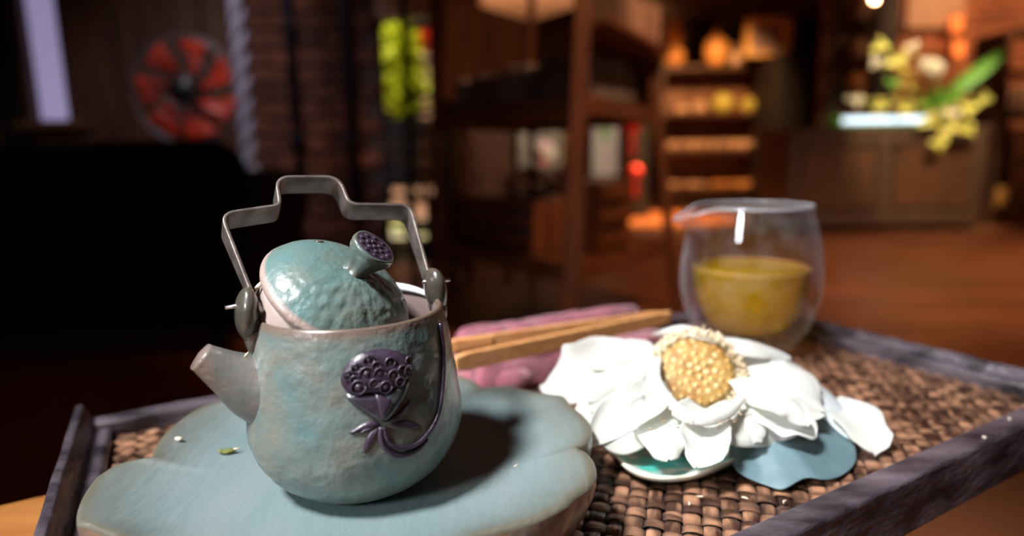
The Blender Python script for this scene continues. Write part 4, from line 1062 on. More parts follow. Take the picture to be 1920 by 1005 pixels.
for i, (px, py, lab) in enumerate([(1314, 931, 'curled pale stamen on the cane below the turquoise dish'), (1293, 944, 'bent pale stamen on the cane, lowest of those below the dish'), (1397, 933, 'straight pale stamen on the cane below the blue-green leaf'),
                                   (1470, 940, 'pale stamen on the cane next to the near tray rail')]):
    crumb(lab, A3(px, py, ZW + .0032), .0019, rot=i * 1.3)
crumb('tiny glinting crumb on the right part of the near tray rail', A3(1846, 820, ZR + .0009), .0012, fat=.8, nm='crumb', cat='crumb')
crumb('tiny pale crumb near the right end of the near tray rail', A3(1893, 785, ZR + .0009), .0010, fat=.8, nm='crumb', cat='crumb')
# on the pot and lid
crumb('pale stamen stuck on the clay flange at the middle of the tilted lid', at_y(541, 581, 0.2315), .0018, rot=0.5, tilt=-0.7)
crumb('tan stamen at the left edge of the tilted lid beside the handle', at_y(486, 535, 0.247), .0026, rot=0.4, tilt=-0.8, fat=.4)
crumb('tan stamen between the left lug and the lid flange', at_y(487, 570, 0.244), .0016, rot=0.8, tilt=0.4, fat=.5)
crumb('pale stamen sticking out below the lid near the left lug', at_y(488, 591, 0.243), .0021, rot=0.2, tilt=-0.6)
crumb('pale stamen lying on the joint of spout and body', at_y(462, 665, 0.2325), .0016, rot=0.5, tilt=-0.8)
crumb('small tan stamen on the far right of the lid inside the rim', at_y(755, 563, 0.270), .0016, rot=0.1)

# ============================================================ BACKGROUND FURNITURE
# black armchair in shadow, its back towards us
sofa = thing('armchair', 'large black upholstered armchair in the shadow at the left', 'armchair')
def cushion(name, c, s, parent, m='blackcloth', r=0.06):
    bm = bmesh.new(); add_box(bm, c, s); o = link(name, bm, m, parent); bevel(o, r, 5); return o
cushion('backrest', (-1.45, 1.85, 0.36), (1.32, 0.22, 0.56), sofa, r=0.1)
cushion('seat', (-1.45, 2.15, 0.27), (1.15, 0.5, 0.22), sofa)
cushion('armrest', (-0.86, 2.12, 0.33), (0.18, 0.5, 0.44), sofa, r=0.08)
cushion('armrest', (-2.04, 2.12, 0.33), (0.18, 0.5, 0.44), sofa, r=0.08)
for sx in (-2.0, -0.9):
    for sy in (1.85, 2.3): box('foot', (sx, sy, 0.04), (0.05, 0.05, 0.08), 'blackwood', sofa)
# fan
fan = thing('electric_fan', 'round fan with orange-red blades and black hub behind the armchair', 'fan')
fc = at_y(352, 170, 2.62); frr = 0.215
for k in range(7):
    a0 = k * 2 * PI / 7 + 0.25
    bm = bmesh.new(); rows = []
    for i in range(7):
        s = i / 6; r_ = 0.055 + 0.145 * s; row = []
        for j in range(6):
            a = a0 + (j / 5 - 0.5) * (0.38 + 0.32 * s) + 0.25 * s
            row.append(bm.verts.new(fc + Vector((math.cos(a) * r_, (j / 5 - 0.5) * 0.04 , math.sin(a) * r_))))
        rows.append(row)
    for x0, x1 in zip(rows, rows[1:]):
        for j in range(5): bm.faces.new((x0[j], x0[j + 1], x1[j + 1], x1[j]))
    o = link('blade', bm, 'red', fan); solidify(o, 0.003)
link('hub', lathe_bm([(0, -0.03), (0.05, -0.025), (0.058, 0.0), (0.055, 0.1), (0.0, 0.11)], 24), 'black', fan).matrix_local = Matrix.Translation(fc + Vector((0, -0.03, 0))) @ Matrix.Rotation(R(-90), 4, 'X')
bm = bmesh.new()
for r_, y_ in ((frr, 0), (frr * 0.97, -0.05), (frr * 0.6, -0.06), (frr * 0.3, -0.065)):
    tube_bm([fc + Vector((math.cos(t * PI / 24) * r_, y_, math.sin(t * PI / 24) * r_)) for t in range(49)], 0.004 if r_ == frr else 0.002, 6, bm)
for k in range(20):
    a = k * 2 * PI / 20; d = Vector((math.cos(a), 0, math.sin(a)))
    tube_bm([fc + d * frr, fc + d * frr * 0.97 + Vector((0, -0.05, 0)), fc + d * frr * 0.3 + Vector((0, -0.066, 0))], 0.0013, 5, bm)
link('guard', bm, 'wire', fan)
link('pole', tube_bm([fc + Vector((0.0, 0.05, -0.03)), fc + Vector((0.07, 0.05, -0.25)), Vector((fc.x + 0.09, fc.y + 0.05, 0.03))], 0.03, 12), 'black', fan)
link('base', lathe_bm([(0, 0.001), (0.17, 0.001), (0.17, 0.02), (0.05, 0.04), (0, 0.045)], 32, c=(fc.x + 0.09, fc.y + 0.05, 0)), 'black', fan)
# twisted rope column
rp = at_y(456, 150, 2.45)
rope = thing('twisted_rope', 'thick pale grey twisted rope hanging in front of the brick wall', 'rope')
for k in range(3):
    pts = [Vector((rp.x + 0.017 * math.cos(z * 26 + k * 2 * PI / 3), 2.45 + 0.017 * math.sin(z * 26 + k * 2 * PI / 3), z)) for z in [0.3 + 2.2 * i / 130 for i in range(131)]]
    link('strand', tube_bm(pts, 0.019, 10), 'rope', rope)

# wooden tower rack
rk = thing('tower_rack', 'tall tapered dark wooden rack with shelves of books beyond the tray', 'rack')
feet = [Vector((0.15, 1.65, 0)), Vector((0.625, 2.27, 0)), Vector((0.10, 2.97, 0)), Vector((-0.275, 2.35, 0))]
tops = [Vector((0.235, 1.80, 1.7)), Vector((0.385, 2.27, 1.7)), Vector((0.10, 2.75, 1.7)), Vector((-0.265, 2.32, 1.7))]
def post(i, z): return feet[i].lerp(tops[i], z / 1.7)
for i in range(4): beam('post', feet[i], tops[i], 0.045 if i == 0 else 0.032, 0.045, 'rackwood', rk, up=(0, 1, 0))
def shelf(z, th, nm='shelf'):
    c = [post(i, z) for i in range(4)]; bm = bmesh.new()
    lo = [bm.verts.new(p - Vector((0, 0, th))) for p in c]; hi = [bm.verts.new(p) for p in c]
    bm.faces.new(lo[::-1]); bm.faces.new(hi)
    for k in range(4): bm.faces.new((lo[k], lo[(k + 1) % 4], hi[(k + 1) % 4], hi[k]))
    link(nm, bm, 'rackwood', rk, smooth=False)
    for k in range(4): beam('rail', c[k] - Vector((0, 0, th + 0.01)), c[(k + 1) % 4] - Vector((0, 0, th + 0.01)), 0.025, 0.05 if z > 0.5 else 0.035, 'rackwood', rk)
shelf(0.275, 0.02); shelf(0.745, 0.02)
for i0, i1 in ((3, 2), (2, 1)):
    a, b = (post(i0, 0.75) + post(i0, 1.17)) / 2, (post(i1, 0.75) + post(i1, 1.17)) / 2
    beam('back_panel', a, b, 0.012, 0.41, 'darkwood', rk)
beam('small_shelf', post(0, 0.925).lerp(post(1, 0.925), 0.02), post(0, 0.925).lerp(post(1, 0.925), 0.98), 0.16, 0.018, 'rackwood', rk)
for z in (0.60, 0.66, 0.745, 0.83, 0.88): pass
blob('knob', post(3, 0.24).lerp(post(0, 0.24), 0.6) - Vector((0, 0, 0.03)), (0.02, 0.02, 0.04), 'rackwood', rk)
# ladder leaning at the left of the rack
ld = thing('wooden_ladder', 'dark narrow ladder with close rungs left of the tower rack', 'ladder')
l0 = [at_y(768, 585, 2.5), at_y(830, 585, 2.5)]
lx0, lx1 = at_y(765, 300, 2.5).x, at_y(836, 300, 2.5).x
box('side_rail', (lx0, 2.55, 0.95), (0.028, 0.04, 1.9), 'blackwood', ld); box('side_rail', (lx1 + 0.01, 2.55, 0.95), (0.03, 0.04, 1.9), 'blackwood', ld)
for py in (50, 114, 177, 210, 250, 290, 325, 374, 424, 458, 475, 520):
    z = at_y(800, py, 2.55).z; box('rung', ((lx0 + lx1) / 2, 2.55, z), (lx1 - lx0, 0.025, 0.018 if py != 475 else 0.05), 'blackwood', ld)
# books and crates on the rack
def row_books(i0, i1, z, s0, s1, n, h, m, grp, labf, inset=0.10, depth=0.12):
    a, b = post(i0, z), post(i1, z); d = (b - a); L_ = d.length; d.normalize()
    inn_ = Vector((0.1, 2.3, z)) - (a + b) / 2; inn_ = (inn_ - d * inn_.dot(d)).normalized()
    step = (s1 - s0) * L_ / n
    for k in range(n):
        hh = h * random.uniform(0.75, 1.0); c = a + d * (s0 * L_ + step * (k + 0.5)) + inn_ * inset + Vector((0, 0, hh / 2 + 0.001))
        rot = Matrix.Rotation(math.atan2(d.y, d.x), 4, 'Z')
        t = thing('book', labf(k), 'book', grp)
        w = step * 0.86
        o = box('cover', (0, 0, 0), (w, depth, hh), m, t, 0.002, None); o.matrix_local = Matrix.Translation(c) @ rot
        o2 = box('pages', (0, 0, 0), (w * 0.8, depth * 0.96, hh * 0.96), 'beige', t, 0, None); o2.matrix_local = Matrix.Translation(c + Vector((0, 0, 0.004)) + inn_ * 0.004) @ rot
ordn = ['nearest the front post', 'second from the front post', 'third from the front post', 'fourth from the front post', 'fifth from the front post', 'sixth from the front post', 'seventh from the front post', 'eighth from the front post', 'ninth from the front post', 'tenth from the front post']
row_books(0, 3, 0.745, 0.2, 0.92, 9, 0.13, 'book_a', 'books on the left middle shelf', lambda k: 'dim grey book on the left middle shelf, ' + ordn[k])
row_books(0, 1, 0.745, 0.28, 0.85, 6, 0.15, 'book_a', 'books on the right middle shelf', lambda k: 'dim grey book on the right middle shelf, ' + ordn[k])
row_books(0, 1, 0.935, 0.2, 0.9, 5, 0.13, 'book_b', 'pinkish books on the top shelf', lambda k: 'pinkish book on the rack top shelf, ' + ordn[k], inset=0.0)
def crate(i0, i1, s, w, h, z, lab):
    a, b = post(i0, z), post(i1, z); d = (b - a).normalized(); c = a.lerp(b, s)
    inn_ = Vector((0.1, 2.3, z)) - c; inn_ = (inn_ - d * inn_.dot(d)).normalized(); c = c + inn_ * 0.13
    rot = Matrix.Translation(c) @ Matrix.Rotation(math.atan2(d.y, d.x), 4, 'Z')
    t = thing('wooden_crate', lab, 'crate', 'crates of papers on the lower shelf'); t.matrix_local = rot
    sg = 1 if (Matrix.Rotation(math.atan2(d.y, d.x), 3, 'Z') @ Vector((0, 1, 0))).dot(inn_) > 0 else -1
    box('floor_board', (0, 0, 0.008), (w, 0.2, 0.012), 'rackwood', t)
    for k in range(3):
        zz = 0.03 + k * h / 3
        box('slat', (0, -sg * 0.1, zz + 0.012), (w, 0.01, h / 3 - 0.022), 'rackwood', t); box('slat', (0, sg * 0.1, zz + 0.012), (w, 0.01, h / 3 - 0.022), 'rackwood', t)
    for sx in (-1, 1): box('end_panel', (sx * (w / 2 - 0.006), 0, h / 2), (0.012, 0.19, h), 'rackwood', t)
    for k in range(3):
        p = thing('paper_stack', ['left', 'middle', 'right'][k] + ' papers in the ' + lab, 'paper')
        p.matrix_local = rot
        o = box('sheets', ((k - 1) * w * 0.29, 0, 0.016 + h * 0.48), (w * 0.22, 0.13, h * 0.96), 'book_a', p, 0.002)
crate(0, 3, 0.42, 0.22, 0.17, 0.278, 'crate on the lower rack shelf nearest the front post')
crate(0, 3, 0.78, 0.26, 0.15, 0.278, 'crate on the lower rack shelf towards the ladder')
crate(0, 1, 0.47, 0.22, 0.22, 0.278, 'taller crate on the lower rack shelf right of the front post')

# things seen between the shelves
def pbox(name, px0, py0, px1, py1, D, depth, m, parent=None, bev=0.004):
    a = at_y(px0, py0, D); b = at_y(px1, py1, D)
    return box(name, ((a.x + b.x) / 2, D + depth / 2, (a.z + b.z) / 2), (abs(b.x - a.x), depth, abs(b.z - a.z)), m, parent, bev)
pan = thing('notice_board', 'grey-green board standing behind the rack with a pink flower before it', 'board')
pbox('board', 972, 218, 1054, 312, 4.9, 0.02, 'greypanel', pan)
pb = at_y(1010, 312, 4.9)
box('easel_leg', (pb.x - 0.14, 4.93, pb.z / 2), (0.03, 0.03, pb.z), 'darkwood', pan); box('easel_leg', (pb.x + 0.14, 4.93, pb.z / 2), (0.03, 0.03, pb.z), 'darkwood', pan)
pan2 = thing('standing_banner', 'narrow pale banner with a green stripe behind the rack', 'banner')
pbox('cloth', 1112, 200, 1158, 330, 5.3, 0.012, 'palepanel', pan2); pbox('green_stripe', 1128, 205, 1142, 262, 5.285, 0.01, 'green', pan2)
q = at_y(1135, 330, 5.3); box('pole', (q.x, 5.32, 0.35), (0.02, 0.02, 0.9), 'iron', pan2); box('base', (q.x, 5.32, 0.01), (0.3, 0.2, 0.02), 'iron', pan2)
pan3 = thing('wooden_screen', 'orange-brown wooden screen lit behind the front rack post', 'screen')
pbox('panel', 1062, 205, 1080, 330, 5.0, 0.03, 'tablewood', pan3); pbox('panel', 880, 215, 962, 330, 5.0, 0.03, 'darkwood', pan3)
q = at_y(1071, 330, 5.0); box('leg', (q.x, 5.02, q.z / 2), (0.04, 0.03, q.z), 'darkwood', pan3); q = at_y(920, 330, 5.0); box('leg', (q.x, 5.02, q.z / 2), (0.2, 0.03, q.z), 'darkwood', pan3)
fw = thing('potted_flower', 'pink and white blossom in a small pot before the grey board', 'flower')
q = at_y(1022, 285, 4.6)
for k in range(7):
    a = k * 0.9; blob('blossom', q + Vector((0.04 * math.cos(a), 0.02 * math.sin(a * 2), 0.045 * math.sin(a))), (0.04, 0.03, 0.035), 'pink' if k % 3 else 'cream', fw)
blob('blossom', q + Vector((-0.01, -0.02, -0.075)), (0.03, 0.02, 0.02), 'redlantern', fw)
link('pot', lathe_bm([(0, 0), (0.05, 0), (0.07, 0.12), (0.06, 0.12), (0, 0.1)], 20, c=(q.x, 4.6, q.z - 0.22)), 'chest', fw)
link('stem', tube_bm([(q.x, 4.6, q.z - 0.12), (q.x, 4.6, q.z)], 0.008, 8), 'green', fw)
st = thing('plant_stand', 'dark wooden stand carrying the pink potted flower', 'stand')
box('top', (q.x, 4.6, q.z - 0.232), (0.3, 0.25, 0.022), 'darkwood', st)
for sx in (-0.12, 0.12):
    for sy in (-0.1, 0.1): box('leg', (q.x + sx, 4.6 + sy, (q.z - 0.243) / 2), (0.025, 0.025, q.z - 0.243), 'darkwood', st)
for px, py, D, s, lab in ((1186, 236, 5.6, 1.0, 'red paper lantern with tassel, upper one behind the rack'), (1192, 322, 5.7, 0.85, 'small red lantern hanging lower behind the rack')):
    c = at_y(px, py, D); t = thing('red_lantern', lab, 'lantern', 'red lanterns')
    blob('shade', c, (0.07 * s, 0.07 * s, 0.068 * s), 'redlantern', t)
    link('cord', tube_bm([c + Vector((0, 0, 0.07 * s)), (c.x, c.y, 2.5)], 0.003, 6), 'black', t)
    link('tassel', lathe_bm([(0.004, -0.07 * s), (0.02, -0.1 * s), (0.028, -0.26 * s), (0.0, -0.27 * s)], 12, c=c), 'redlantern', t)
bx = thing('black_pedestal', 'black pedestal on the floor behind the red lanterns', 'pedestal')
pbox('column', 1176, 215, 1214, 385, 6.1, 0.3, 'blackwood', bx); q = at_y(1195, 385, 6.1); box('base', (q.x, 6.25, q.z / 2), (0.24, 0.34, abs(q.z)), 'blackwood', bx)
# hanging bulbs near the top of the rack's right leg
for px, py, m, lab, rz in ((1183, 84, 'lamp_orange', 'small orange hanging bulb by the right rack post', 0.035), (1189, 137, 'lamp_cream', 'oval cream hanging bulb by the right rack post', 0.055)):
    c = at_y(px, py, 4.3); t = thing('hanging_bulb', lab, 'lamp')
    blob('bulb', c, (0.03, 0.03, rz), m, t); link('cord', tube_bm([c + Vector((0, 0, rz)), (c.x, c.y, 2.5)], 0.003, 6), 'black', t)
# wicker chair back left behind the rack
ch = thing('wicker_chair', 'tan arched wicker chair back behind the ladder', 'chair')
q0 = at_y(838, 330, 2.95)
cz = q0.z
for r_ in (0.13, 0.10, 0.07, 0.04):
    pts = [Vector((q0.x + r_ * math.cos(a), 3.02, cz + 0.05 + 2.0 * r_ * math.sin(a))) for a in [PI * i / 20 for i in range(21)]]
    link('rib', tube_bm([Vector((q0.x + r_, 3.02, cz - 0.1))] + pts + [Vector((q0.x - r_, 3.02, cz - 0.1))], 0.009, 8), 'tablewood', ch)
link('seat', lathe_bm([(0, -0.02), (0.16, -0.02), (0.17, 0), (0, 0.01)], 24, c=(q0.x, 2.98, cz - 0.1)), 'midwood', ch)
for a in (0.8, 2.4, 3.9, 5.5): link('leg', tube_bm([(q0.x + 0.13 * math.cos(a), 2.98 + 0.13 * math.sin(a), 0), (q0.x + 0.12 * math.cos(a), 2.98 + 0.12 * math.sin(a), cz - 0.12)], 0.012, 8), 'midwood', ch)

# ------- display bookcase with snacks
BD = 7.1
bc = thing('display_bookcase', 'dark display bookcase with lit snack shelves at the back', 'bookcase')
a = at_y(1244, 128, BD); b = at_y(1432, 128, BD); bx0, bx1 = a.x, b.x; bz1 = at_y(1340, 126, BD).z
box('back_panel', ((bx0 + bx1) / 2, BD + 0.40, bz1 / 2), (bx1 - bx0, 0.02, bz1), 'midwood', bc)
box('side_panel', (bx0, BD + 0.2, bz1 / 2), (0.035, 0.4, bz1), 'darkwood', bc); box('side_panel', (bx1, BD + 0.2, bz1 / 2), (0.035, 0.4, bz1), 'darkwood', bc)
shz = [at_y(1340, y, BD).z for y in (213, 284, 360)]
box('top_board', ((bx0 + bx1) / 2, BD + 0.2, bz1), (bx1 - bx0 + 0.06, 0.44, 0.05), 'darkwood', bc)
for z in shz + [0.05]: box('shelf', ((bx0 + bx1) / 2, BD + 0.2, z), (bx1 - bx0, 0.4, 0.035), 'darkwood', bc)
def basket(label, x, y, z, w, m, n=14, grp=None):
    t = thing('snack_tray', label, 'tray', grp)
    link('bowl', lathe_bm([(0, 0.001), (w * 0.75, 0.001), (w, 0.045), (w * 0.94, 0.045), (w * 0.7, 0.012), (0, 0.01)], 20, c=(x, y, z)), 'midwood', t)
    bm = bmesh.new()
    for _ in range(n): ellipsoid(bm, (x + random.uniform(-.7, .7) * w, y + random.uniform(-.6, .6) * w, z + 0.045 + random.uniform(0, 0.035)), (0.035, 0.028, 0.024), Matrix.Rotation(random.uniform(0, 3), 4, 'Z'), 8, 6)
    o = link('snacks', bm, m, t); o['kind'] = 'stuff'
zz = shz[2] + 0.018
for i, (px, m) in enumerate(((1268, 'paleitem'), (1310, 'paleitem'), (1358, 'orangegourd'), (1400, 'orangegourd'))):
    basket('tray of %s snacks on the bottom bookcase shelf, %s from the left' % ('pale' if i < 2 else 'orange', ['first', 'second', 'third', 'fourth'][i]), at_y(px, 340, BD).x, BD + 0.16, zz, 0.125, m, 26)
zz = shz[1] + 0.018
for i in range(9):
    x_ = at_y(1266 + 20 * i, 270, BD).x; t = thing('tea_cup', 'small pale cup on the middle bookcase shelf, %s from the left' % ['first', 'second', 'third', 'fourth', 'fifth', 'sixth', 'seventh', 'eighth', 'ninth'][i], 'cup', 'cups on the middle shelf')
    link('cup_body', lathe_bm([(0, 0.001), (0.03, 0.001), (0.052, 0.05), (0.055, 0.1), (0.049, 0.1), (0.04, 0.03), (0, 0.02)], 20, c=(x_, BD + 0.14, zz)), 'paleitem', t)
zz = shz[0] + 0.018
for i, (px, m, w, h, lab) in enumerate(((1286, 'paleitem', 0.07, 0.10, 'first pale round jar on the upper bookcase shelf'), (1320, 'paleitem', 0.09, 0.13, 'larger pale round jar on the upper bookcase shelf'), (1365, 'yellowgreen', 0.12, 0.22, 'yellow-green bowl on the upper bookcase shelf'), (1414, 'yellowgreen', 0.09, 0.17, 'small yellow-green jar at the right of the upper shelf'))):
    x_ = at_y(px, 200, BD).x; t = thing('jar', lab, 'jar')
    link('jar_body', lathe_bm(smooth_prof([(0, 0.001), (w * .6, 0.002), (w, h * .4), (w * .85, h * .75), (w * .5, h * .85), (w * .5, h * .9), (0, h * .9)], 3), 20, c=(x_, BD + 0.17, zz)), m, t)
    link('lid', lathe_bm([(0, h), (w * .3, h * .98), (w * .56, h * .92), (w * .56, h * .89), (0, h * .89)], 16, c=(x_, BD + 0.17, zz)), m, t)
# on top of the bookcase
zt = bz1 + 0.026
t = thing('pineapple_ornament', 'orange pineapple-shaped ornament at the left on the bookcase', 'ornament'); q = at_y(1270, 90, BD)
link('lower_bulb', lathe_bm(smooth_prof([(0, 0), (0.08, 0.01), (0.125, 0.10), (0.09, 0.20), (0.05, 0.24), (0, 0.25)], 3), 20, c=(q.x, BD + 0.15, zt)), 'orangegourd', t)
link('upper_bulb', lathe_bm(smooth_prof([(0, 0.23), (0.07, 0.26), (0.10, 0.34), (0.05, 0.48), (0.01, 0.56), (0, 0.56)], 3), 20, c=(q.x, BD + 0.15, zt)), 'orangegourd', t)
t = thing('round_gourd', 'round orange gourd in the middle on the bookcase', 'gourd'); q = at_y(1350, 90, BD)
link('gourd_body', lathe_bm(smooth_prof([(0, 0), (0.08, 0.012), (0.135, 0.15), (0.11, 0.27), (0.05, 0.32), (0.035, 0.38), (0, 0.39)], 3), 24, c=(q.x, BD + 0.12, zt)), 'orangegourd', t)
link('stalk', tube_bm([(q.x, BD + 0.12, zt + 0.38), (q.x + 0.02, BD + 0.12, zt + 0.47)], 0.012, 8), 'yellowgreen', t)
t = thing('green_bottle', 'green bottle behind the round gourd on the bookcase', 'bottle'); q = at_y(1373, 60, BD + 0.2)
link('bottle_body', lathe_bm(smooth_prof([(0, 0), (0.05, 0.002), (0.05, 0.28), (0.02, 0.36), (0.018, 0.50), (0, 0.5)], 2), 20, c=(q.x, BD + 0.3, zt)), 'greenbottle', t)
link('cap', lathe_bm([(0, 0.50), (0.022, 0.50), (0.022, 0.54), (0, 0.54)], 16, c=(q.x, BD + 0.3, zt)), 'goldframe', t)
t = thing('white_vase', 'small pale vase between the gourd and the framed box', 'vase'); q = at_y(1387, 90, BD)
link('vase_body', lathe_bm(smooth_prof([(0, 0), (0.04, 0.002), (0.065, 0.09), (0.03, 0.18), (0.035, 0.22), (0, 0.2)], 3), 20, c=(q.x, BD + 0.1, zt)), 'paleitem', t)
t = thing('framed_box', 'yellow-framed gift box with pinkish front standing on the bookcase', 'box'); q0, q1 = at_y(1405, 60, BD - 0.4), at_y(1484, 60, BD - 0.4)
fx = (q0.x + q1.x) / 2; fw_ = q1.x - q0.x; zb_ = at_y(1450, 104, BD - 0.4).z; zt_ = at_y(1450, 32, BD - 0.4).z
box('box_body', (fx, BD - 0.3, (zb_ + zt_) / 2), (fw_ - 0.06, 0.1, zt_ - zb_ - 0.06), 'book_b', t)
box('frame_side', (fx + fw_ / 2 - 0.03, BD - 0.32, (zb_ + zt_) / 2), (0.1, 0.14, zt_ - zb_), 'goldframe', t); box('frame_side', (fx - fw_ / 2 + 0.01, BD - 0.32, (zb_ + zt_) / 2), (0.03, 0.14, zt_ - zb_), 'goldframe', t)
box('frame_rail', (fx, BD - 0.32, zt_ - 0.02), (fw_, 0.14, 0.05), 'goldframe', t); box('frame_rail', (fx, BD - 0.32, zb_ + 0.015), (fw_, 0.14, 0.03), 'goldframe', t)
# black cabinet right of the bookcase
cb = thing('black_cabinet', 'tall black cabinet right of the lit bookcase', 'cabinet')
q0, q1 = at_y(1458, 108, 6.5), at_y(1524, 108, 6.5); cz = zb_ 
box('carcass', ((q0.x + q1.x) / 2, 6.78, cz / 2), (q1.x - q0.x, 0.5, cz - 0.001), 'blackwood', cb)
box('door', ((q0.x + q1.x) / 2, 6.52, cz / 2), (q1.x - q0.x - 0.04, 0.02, cz - 0.08), 'blackwood', cb)
blob('door_knob', (q0.x + 0.08, 6.5, cz * 0.55), (0.015, 0.015, 0.015), 'iron', cb)

# ------- chest with plants
CD_ = 4.55
ct = thing('wooden_chest', 'large two-panel dark wooden chest standing on the floor at the right', 'chest')
q0 = at_y(1480, 300, CD_); q1 = at_y(1848, 300, CD_); x0, x1 = q0.x, q1.x; z1 = at_y(1650, 242, CD_).z
W0 = x1 - x0; zc = (z1 + 0.06) / 2
box('carcass', ((x0 + x1) / 2, CD_ + 0.30, zc), (W0 - 0.02, 0.52, z1 - 0.08), 'chest', ct)
for xx in (x0 + 0.04, (x0 + x1) / 2 - 0.02, x1 - 0.04): box('stile', (xx, CD_ + 0.02, zc), (0.08, 0.05, z1 - 0.06), 'chest', ct)
box('top_rail', ((x0 + x1) / 2, CD_ + 0.022, z1 - 0.06), (W0, 0.045, 0.10), 'chest', ct); box('bottom_rail', ((x0 + x1) / 2, CD_ + 0.022, 0.11), (W0, 0.045, 0.09), 'chest', ct)
for k in range(2):
    xa = x0 + 0.09 + k * (W0 / 2 - 0.03); box('panel', (xa + (W0 / 2 - 0.12) / 2, CD_ + 0.03, zc), (W0 / 2 - 0.14, 0.03, z1 - 0.30), 'chest_panel', ct)
box('top_board', ((x0 + x1) / 2, CD_ + 0.29, z1), (W0 + 0.04, 0.60, 0.03), 'chest', ct)
for xx in (x0 + 0.05, x1 - 0.05):
    for yy in (CD_ + 0.05, CD_ + 0.5): box('foot', (xx, yy, 0.035), (0.08, 0.08, 0.07), 'chest', ct)
zt = z1 + 0.016
# glass trough; a glowing bar stands in for the sky reflected in it
tk = thing('glass_trough', 'low glass trough with a painted cool white sky reflection on top of the chest', 'trough')
q0 = at_y(1580, 225, CD_ + 0.1); q1 = at_y(1738, 225, CD_ + 0.1)
box('sky_reflection_bar', ((q0.x + q1.x) / 2, CD_ + 0.12, zt + 0.055), (q1.x - q0.x, 0.03, 0.04), 'sky_reflection', tk)
box('trough_base', ((q0.x + q1.x) / 2 - 0.04, CD_ + 0.18, zt + 0.012), (q1.x - q0.x + 0.14, 0.22, 0.022), 'greenbottle', tk)
box('glass_side', ((q0.x + q1.x) / 2, CD_ + 0.28, zt + 0.05), (q1.x - q0.x, 0.008, 0.075), 'glass', tk)
box('green_end', (q0.x - 0.055, CD_ + 0.14, zt + 0.06), (0.10, 0.1, 0.07), 'green', tk)
# plant
pl = thing('orchid_plant', 'leafy arrangement with yellow-green leaves and one cream bloom on the chest', 'plant')
bq = at_y(1760, 235, CD_ + 0.2)
link('vase', lathe_bm(smooth_prof([(0, 0.001), (0.06, 0.002), (0.09, 0.06), (0.07, 0.11), (0.06, 0.11), (0.0, 0.05)], 3), 20, c=(bq.x, CD_ + 0.25, zt)), 'chest', pl)
root = Vector((bq.x, CD_ + 0.25, zt + 0.10))
def pleaf(tipx, tipy, w, m, D=CD_ + 0.15, mid=None, nm='leaf', tp=.45):
    tq = at_y(tipx, tipy, D); md = root.lerp(tq, 0.5) + Vector((0, 0, 0.05)) if mid is None else at_y(mid[0], mid[1], D)
    petal(nm, [root, md, tq], w, (0.1, -0.9, 0.45), m, pl, cup=.2, ruffle=.04, seed=tipx, tip=tp, base=.25, nu=10, nv=6, thick=0.002)
pleaf(1893, 88, 0.055, 'green', mid=(1805, 160), tp=.6)
pleaf(1770, 150, 0.035, 'green'); pleaf(1740, 165, 0.03, 'green'); pleaf(1725, 200, 0.03, 'green')
def cluster(px, py, r, m, n=4, D=CD_ + 0.1):
    c = at_y(px, py, D)
    link('stem', tube_bm(catmull([root, root.lerp(c, 0.5) + Vector((0, 0, 0.06)), c], 5), 0.006, 6), 'yellowgreen', pl)
    for k in range(n):
        a = k * 2.1 + px; p = c + Vector((math.cos(a) * r * 1.1, random.uniform(-0.02, 0.02), math.sin(a) * r * 0.9))
        petal('leaf', [c, c.lerp(p, 0.6) + Vector((0, -0.01, 0.005)), c + (p - c) * 1.5], r * 0.55, (0.1, -0.9, 0.4), m, pl, cup=.3, ruffle=.05, seed=k, tip=.5, base=.3, nu=6, nv=4, thick=0.002)
for px, py, r, m in ((1650, 87, 0.05, 'yellowgreen'), (1685, 118, 0.06, 'yellowgreen'), (1640, 118, 0.035, 'cream'), (1672, 158, 0.04, 'green'), (1605, 190, 0.045, 'cream'), (1650, 200, 0.045, 'yellowgreen'),
                     (1700, 205, 0.05, 'yellowgreen'), (1742, 228, 0.05, 'yellowgreen'), (1780, 240, 0.06, 'yellowgreen'), (1760, 272, 0.05, 'yellowgreen'), (1812, 205, 0.055, 'yellowgreen'), (1845, 185, 0.045, 'yellowgreen'), (1815, 245, 0.045, 'yellowgreen'), (1710, 90, 0.035, 'cream'), (1785, 215, 0.045, 'cream')):
    cluster(px, py, r, m, D=CD_ + (-0.05 if py > 215 else 0.1))
c = at_y(1747, 130, CD_ + 0.1)
link('stem', tube_bm([root, c], 0.008, 6), 'green', pl)
for k in range(6):
    a = k * 1.05; petal('bloom_petal', [c + Vector((0.05, 0, -0.05)), c + Vector((0.01 + 0.04 * math.cos(a), 0.04 * math.sin(a), 0.0 + 0.02 * math.cos(a))), c + Vector((-0.085, 0.01 * math.cos(a), 0.07))], 0.045, (0.1 + math.cos(a), -0.9 + math.sin(a), 0.4), 'cream', pl, cup=.4, seed=k, tip=.5, base=.4, nu=8, nv=6, thick=0.002)

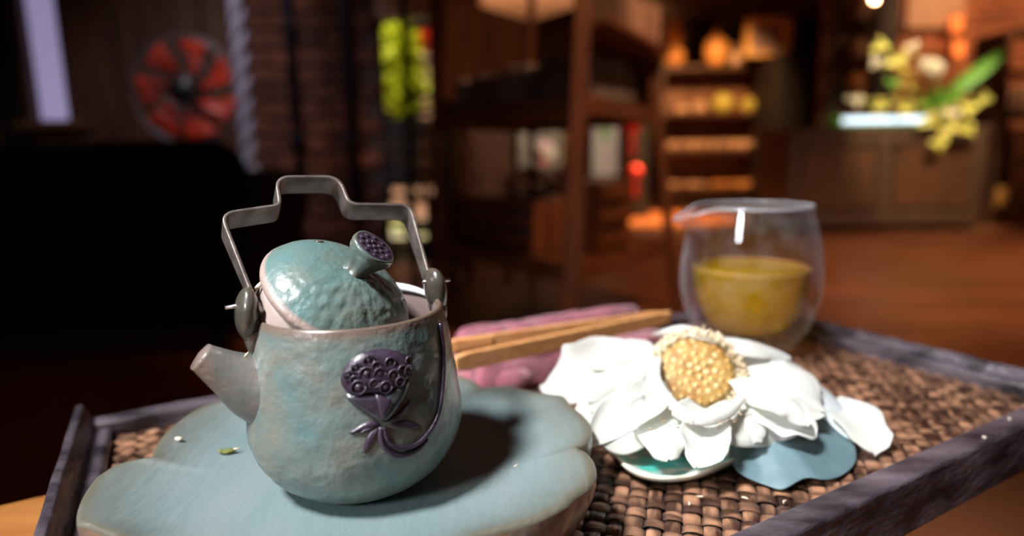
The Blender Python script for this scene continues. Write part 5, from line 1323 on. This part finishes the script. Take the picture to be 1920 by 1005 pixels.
# ------- glass showcase and the right end of the room
sc = thing('glass_showcase', 'dark framed glass showcase behind the chest plants', 'showcase')
q0 = at_y(1576, 100, 5.6); q1 = at_y(1690, 100, 5.6); sx0, sx1 = q0.x, q1.x
for xx in (sx0, sx1 - 0.09): box('post', (xx, 5.7, 1.1), (0.05 if xx == sx0 else 0.19, 0.08, 2.2), 'blackwood', sc)
box('back_panel', ((sx0 + sx1) / 2, 5.95, 1.1), (sx1 - sx0, 0.03, 2.2), 'midwood', sc)
for z in (0.1, 0.8, 1.12, 1.42, 1.75, 2.2): box('shelf', ((sx0 + sx1) / 2 - 0.02, 5.83, z), (sx1 - sx0 - 0.1, 0.24, 0.025), 'darkwood', sc)
box('glass_pane', ((sx0 + sx1) / 2 - 0.06, 5.68, 1.1), (sx1 - sx0 - 0.2, 0.006, 2.1), 'glass', sc)
for i, (z, m, lab) in enumerate(((1.1325, 'orangegourd', 'orange jar inside the glass showcase, lowest'), (1.4325, 'paleitem', 'pale jar inside the glass showcase, middle shelf'), (1.7625, 'paleitem', 'pale jar inside the glass showcase, top shelf'))):
    t = thing('jar', lab, 'jar'); x_ = at_y(1608, 100, 5.83).x
    link('jar_body', lathe_bm(smooth_prof([(0, 0.001), (0.06, 0.002), (0.085, 0.08), (0.06, 0.16), (0.0, 0.17)], 3), 20, c=(x_, 5.82, z)), m, t)
    link('lid', lathe_bm([(0, 0.20), (0.02, 0.19), (0.045, 0.165), (0.0, 0.16)], 14, c=(x_, 5.82, z)), m, t)
bd = thing('wall_board', 'large pale beige board fixed high on the warm brick wall', 'board')
pbox('board', 1712, -80, 1806, 50, 5.93, 0.03, 'beige', bd); 
qa = at_y(1706, -80, 5.92); qb = at_y(1812, 54, 5.92); 
box('frame', ((qa.x + qb.x) / 2, 5.94, qb.z), (qb.x - qa.x, 0.05, 0.03), 'midwood', bd)
for px, py, lab in ((1794, 45, 'upper red-orange paper charm hanging on the brick wall'), (1798, 92, 'lower red-orange paper charm hanging on the brick wall')):
    c = at_y(px, py, 5.85); t = thing('paper_charm', lab, 'charm')
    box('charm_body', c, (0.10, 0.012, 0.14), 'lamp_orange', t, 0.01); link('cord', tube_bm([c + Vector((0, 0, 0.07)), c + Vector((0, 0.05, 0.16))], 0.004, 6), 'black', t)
sh = thing('side_shelf', 'dark open shelf at the right edge by the brick wall', 'shelf')
q0 = at_y(1876, 200, 5.0); X0 = q0.x
for xx in (X0, X0 + 0.62): box('side_panel', (xx, 5.15, 0.75), (0.05, 0.35, 1.5), 'darkwood', sh)
for z in (0.12, 0.5, 0.85, 1.2, 1.5): box('shelf', (X0 + 0.31, 5.15, z), (0.6, 0.35, 0.03), 'darkwood', sh)
t = thing('orange_pot', 'small orange clay pot on the lowest side shelf', 'pot'); q = at_y(1896, 418, 5.0)
link('pot_body', lathe_bm(smooth_prof([(0, 0), (0.06, 0.002), (0.085, 0.08), (0.08, 0.15), (0.07, 0.15), (0.06, 0.05), (0, 0.03)], 3), 20, c=(X0 + 0.12, 5.1, 0.136)), 'orangegourd', t)
link('pot_rim', lathe_bm([(0.075, 0.145), (0.09, 0.15), (0.09, 0.165), (0.07, 0.165), (0.07, 0.145)], 20, c=(X0 + 0.12, 5.1, 0.136)), 'orangegourd', t)
for k in range(4):
    t = thing('book', 'dim book on the middle side shelf, %s from the left' % ['first', 'second', 'third', 'fourth'][k], 'book', 'books on the side shelf')
    box('cover', (X0 + 0.09 + 0.06 * k, 5.1, 0.866 + 0.11), (0.05, 0.15, 0.22), 'book_a', t); box('pages', (X0 + 0.09 + 0.06 * k, 5.096, 0.866 + 0.112), (0.04, 0.146, 0.218), 'beige', t, 0)
